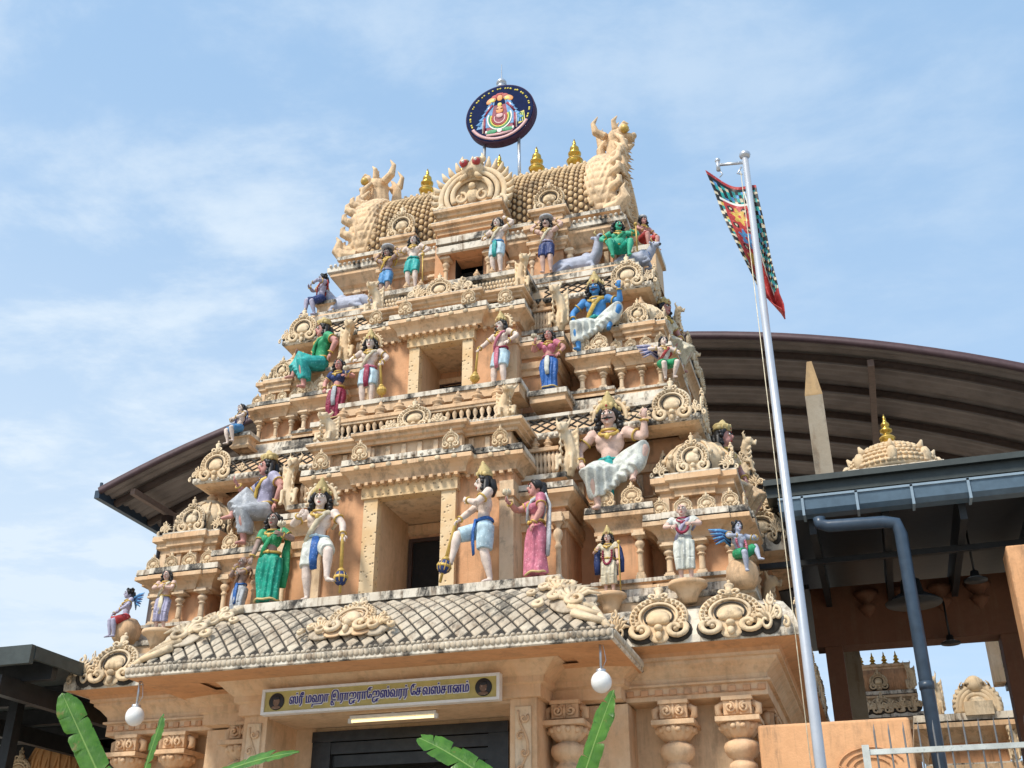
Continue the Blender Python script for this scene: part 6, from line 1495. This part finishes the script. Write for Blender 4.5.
m=MB(); m.sweep(rect(-rA*2.2,rA*1.05,.1,3),[(0,0,WALL),(0,zw-.1,WALL)],False); m.sweep(rect(-rA*2.2,rA*1.05,.1,3),kapota(zw-.12,.5,.35)); m.box(-rA*2.2,rA*.9,.2,2.9,zw+.36,zc-rA*.3,TRIM); m.sweep(rect(-rA*2.3,rA*1.1,.05,3),steps(zw-.9,.4,.2,3))
m.build('walls',TR,ar_)
for k in range(5): place(ME_COL,'colonnette',ar_,(-rA*2.0+k*rA*.7,-.1,zw-2.2),0,1,(1.1,1.1,1.3))
place(ME_MAK,'beast_bracket',ar_,(-rA*1.85,-.1,zw+.36),0,1,(.5,.5,.75)); place(ME_MAK,'beast_bracket',ar_,(rA*1.2,-.1,zw-.5),0,1,(.5,.5,.7))
# dark finial post beyond the tower corner
# ================================================================== PARAPET WALL, FENCE
wy=.15; p0=at(757,724,wy); p1=at(909,717,wy)
pw_=tag(empty('boundary_wall',(p0.x,wy,0)),'plain orange boundary wall between the tower base and the white fence','wall')
m=MB(); zt=at(830,721,wy).z; m.box(0,p1.x-p0.x,0,.25,0,zt); o=m.build('panel',[M['orangewall']],pw_)
bv=o.modifiers.new('b','BEVEL'); bv.width=.03; bv.segments=3
m=MB()
for k in range(3):
    c=at(872,768,wy-.01); m.tube([(c.x-p0.x+.02*k,-.012,c.z-.2+.0*k)]+[(c.x-p0.x+(.18+.07*k)*math.cos(R(a)),-.012,c.z+(.10+.05*k)*math.sin(R(a))) for a in range(170,10,-10)],.008,5)
m.build('scroll_relief',[M['orangewall']],pw_)
fy=-1.5; f0=at(866,752,fy); f1=at(1040,744,fy); zr=at(940,749,fy).z
fe=tag(empty('metal_fence',(f0.x,fy,0)),'white metal fence rail with thin upright spikes at the lower right','fence')
m=MB(); m.box(0,2.6,-.02,.02,zr-.022,zr+.022); m.box(0,2.6,-.025,.025,.3,.35); m.box(-.03,.03,-.03,.03,0,zr+.06); m.box(2.57,2.63,-.03,.03,0,zr+.06); m.build('rail',[M['railpaint']],fe)
m=MB()
for k in range(21):
    x=.09+k*.122; m.tube([(x,0,.1),(x,0,zr+.17),(x+.004,0,zr+.24)],[.008,.008,.001],6)
m.build('bars',[M['barmetal']],fe)
# ================================================================== LEFT CANOPY AND SHELL DOME
cy=-1.0; c0=at(32,647,cy)
cn=tag(empty('metal_canopy',(c0.x,cy,0)),'dark steel canopy roof on posts at the lower left','canopy')
zc=c0.z
m=MB(); m.box(-6,0,0,8.5,zc-.05,zc); m.box(-6,.04,-.05,.02,zc-.20,zc+.02); m.box(-.0,.05,.02,8.5,zc-.14,zc+.015); m.build('roof',[M['roof_green']],cn)
m=MB()
for k in range(7): m.box(-6,-.02,.45+1.2*k,.55+1.2*k,zc-.28,zc-.06)
for x in (-.5,-2.4,-4.4): m.box(x-.06,x+.06,.1,8.4,zc-.5,zc-.27)
m.build('beams',[M['steel_dark']],cn)
pxx=at(14,720,.5).x-c0.x
for (x,y) in ((pxx,1.5),(pxx,6.5),(-4.4,1.5)):
    m=MB(); m.box(x-.07,x+.07,y-.07,y+.07,0,zc-.27); m.build('post',[M['steel_dark']],cn)
m=MB(); m.box(-.3,-.2,8.2,8.5,0,zc-.1); m.box(-1.0,.6,7.6,7.7,0,zc-.2); m.build('back_wall',[M['steel_dark']],cn)
sy=3.4; s0=at(42,768,sy); rS=(at(76,760,sy).x-at(12,760,sy).x)/2
sd=tag(empty('shell_dome_shrine',(s0.x,sy+rS,0)),'orange ribbed dome with a scroll medallion under the left canopy','shrine')
zb=at(42,790,sy).z; zt=at(42,729,sy+rS).z
m=MB(); pr_=[(rS*math.cos(t)*(1+.12*math.sin(2*t)),(zt-zb)*math.sin(t)) for t in [PI/2*i/12 for i in range(13)]]
m.lathe(pr_[:-1]+[(.02,zt-zb)],(0,0,zb),32)
for k in range(24):
    a=2*PI*k/24; m.tube([((r+.01)*math.cos(a+.35*j/12),(r+.01)*math.sin(a+.35*j/12),zb+z) for j,(r,z) in enumerate(pr_[:-1])],.022,5,0); m.tube([((r+.01)*math.cos(a-.35*j/12),(r+.01)*math.sin(a-.35*j/12),zb+z) for j,(r,z) in enumerate(pr_[:-1])],.022,5,0)
m.build('dome',[M['shell']],sd)
m=MB(); m.box(-rS,rS,-rS,rS,0,zb-.2); m.sweep(rect(-rS,rS,-rS,rS),kapota(zb-.2,.25,.15)); m.build('walls',TR,sd)
place(ME_ANT,'medallion',sd,(-rS*.75,-rS*.98,zb+.0),0,1,(.5,.6,.5)); place(ME_ANT,'medallion',sd,(rS*1.0,-.1,zb),PI/2,1,(.4,.5,.4))
# ================================================================== BANANA PLANTS
def leaf(m,base,tip,sag,w,face,seed,tear=.35):
    """banana blade from base to tip, folded along its midrib, torn along the veins"""
    rnd=random.Random(seed); base=Vector(base); tip=Vector(tip); n=44
    mid=lerp(base,tip,.5)+Vector(sag); P=[]
    for i in range(n+1):
        t=i/n; P.append(lerp(lerp(base,mid,t),lerp(mid,tip,t),t))
    face=Vector(face)
    m.tube([p-face*.004 for p in P],[.016*(1-.8*i/n)+.002 for i in range(n+1)],7,1)
    for s in (-1,1):
        i=0; off=0
        while i<n:
            L=rnd.randint(3,9); j=min(n,i+L); droop=rnd.uniform(-.10,.30); sh=rnd.uniform(-.12,.08)
            vs=[];k=5
            for a in range(i,j+1):
                t=a/n; d=(P[min(n,a+1)]-P[max(0,a-1)]).normalized(); sd=d.cross(face).normalized()*s
                ww=w*min(1,(t*9+.25))*min(1,((1-t)*5)**.6+.10)
                gap=1-(.16*rnd.random() if a in (i,j) else 0)
                for q in range(k+1):
                    f=q/k
                    vs.append(P[a]+sd*ww*f*gap+face*(.22*ww*f-.5*ww*f*f*(.4+droop*2))+d*(ww*.35*f+sh*f*f*.3)+face*.004*math.sin(a*2.1)*f)
            c=j-i
            fs=[(a*(k+1)+q,a*(k+1)+q+1,(a+1)*(k+1)+q+1,(a+1)*(k+1)+q) for a in range(c) for q in range(k)]
            m.add(vs,fs,True,0); i=j
def banana(base,leaves,label):
    g=tag(empty('banana_plant',base),label,'banana plant','banana plants tied at the entrance'); B=Vector(base)
    top=max(0,max(l[0].z for l in leaves)-1.0)
    m=MB(); m.tube([(0,0,0),(.02,.0,top*.5),(.0,.02,top*.86)],[.11,.09,.05],12); m.build('stem',[M['bananastem']],g)
    for i,(tip,w,sag,face,seed,bz) in enumerate(leaves):
        m=MB(); b0=V(0,0,top*.84+bz); t=tip-B
        m.tube([V(0,0,top*.8),lerp(V(0,0,top*.8),b0,.5),b0],[.03,.025,.018],8,1)
        leaf(m,b0,t,sag,w,face,seed); m.build('leaf',[M['banana'],M['bananarib']],g)
BY_=-2.6
lc=at(135,780,BY_); rc=at(560,800,BY_)
banana((lc.x,BY_,0),[(at(62,693,BY_-.1),.125,V(-.10,0,.14),V(.35,-.9,.25),1,.15),(at(163,714,BY_+.1),.085,V(.0,0,.05),V(-.5,-.85,.1),2,.25),(at(299,752,BY_+.1),.11,V(.1,0,.22),V(0,-.6,.8),3,.3)],'banana plant with big bright leaves left of the entrance')
banana((rc.x,BY_,0),[(at(614,690,BY_),.10,V(-.04,0,.05),V(-.3,-.95,.1),4,.1),(at(419,738,BY_-.1),.12,V(-.08,0,.2),V(.1,-.75,.6),5,.25)],'banana plant with one upright leaf right of the entrance')
# ================================================================== GROUND
m=MB(); m.add([(-400,-400,0),(400,-400,0),(400,400,0),(-400,400,0)],[(0,1,2,3)]); g=m.build('ground',[M['ground']]); tag(g,kind='structure')
m=MB(); m.add([(-14,-20,.004),(14,-20,.004),(14,12,.004),(-14,12,.004)],[(0,1,2,3)]); g=m.build('forecourt_paving',[M['paving']]); tag(g,kind='structure')
SUN_E,SUN_ANG,SKY_S,EXPO=2.2,12,.108,1.0
CLOFF=(0.2,1.7,0); VEIL=.74; VEILC=(2.0,3.1,4.45); CLOUDC=(3.6,4.15,4.7); CLK=.72; HZK=1.1
# ================================================================== CAMERA, SKY, SUN
cam=bpy.data.cameras.new('camera'); co=bpy.data.objects.new('camera',cam); COL.objects.link(co); SC.camera=co
co.location=EYE; co.rotation_euler=(PI/2+PITCH,0,HEAD); cam.sensor_width=36; cam.lens=F_PX/1024*36; cam.clip_end=2000
SUN_EL,SUN_AZ=R(52),R(-28)       # sun in front of the facade, to the left: azimuth from -y towards -x
sd_=V(math.sin(SUN_AZ)*math.cos(SUN_EL),-math.cos(SUN_AZ)*math.cos(SUN_EL),math.sin(SUN_EL))
su=bpy.data.lights.new('sun','SUN'); su.energy=SUN_E; su.angle=R(SUN_ANG); su.color=(1,.93,.82)
so_=bpy.data.objects.new('sun',su); COL.objects.link(so_); so_.rotation_euler=(-sd_).to_track_quat('-Z','Y').to_euler()
wd=bpy.data.worlds.new('World'); SC.world=wd; wd.use_nodes=True; nt=wd.node_tree; bg=nt.nodes['Background']
sk=nt.nodes.new('ShaderNodeTexSky'); sk.sky_type='NISHITA'; sk.sun_disc=False; sk.sun_elevation=SUN_EL
sk.sun_rotation=math.atan2(sd_.x,sd_.y); sk.air_density=1.0; sk.dust_density=1.2; sk.ozone_density=2.0
tc=nt.nodes.new('ShaderNodeTexCoord'); G=tc.outputs['Generated']
sp_=nt.nodes.new('ShaderNodeSeparateXYZ'); link(nt,G,sp_.inputs[0])
# thin cirrus sheets: noise on a plane high overhead, so they foreshorten towards the horizon
dz=mth(nt,'MAXIMUM',sp_.outputs[2],.12)
cb=nt.nodes.new('ShaderNodeCombineXYZ'); link(nt,mth(nt,'DIVIDE',sp_.outputs[0],dz),cb.inputs[0]); link(nt,mth(nt,'DIVIDE',sp_.outputs[1],dz),cb.inputs[1])
cl1=noise_n(nt,mapping(nt,cb.outputs[0],(1.0,1.2,1),CLOFF),2.6,9,.62,.15); cl2=noise_n(nt,mapping(nt,cb.outputs[0],(1,1,1),(7.3,2.2,0)),.55,3,.5)
wisp=mth(nt,'MULTIPLY',mth(nt,'MULTIPLY',ramp(nt,cl1,.40,.70),ramp(nt,cl2,.36,.58,.25,1)),ramp(nt,sp_.outputs[0],.25,-.5,.4,1))
# thicker haze towards the sun side (west) and low down
hz=mth(nt,'MULTIPLY',ramp(nt,sp_.outputs[2],.75,.05,0,1),ramp(nt,sp_.outputs[0],.35,-.95,.25,1))
fac=mth(nt,'MINIMUM',mth(nt,'ADD',mth(nt,'MULTIPLY',wisp,CLK),mth(nt,'MULTIPLY',hz,HZK)),.96)
c=mixc(nt,fac,mixc(nt,VEIL,sk.outputs[0],VEILC),CLOUDC)
link(nt,c,bg.inputs[0]); bg.inputs[1].default_value=SKY_S
vs=SC.view_settings; vs.view_transform='Standard'; vs.look='None'; vs.exposure=EXPO; vs.gamma=1; vs.use_curve_mapping=False
SC.render.film_transparent=False
SC.cycles.use_denoising=True
SC.cycles.max_bounces=6
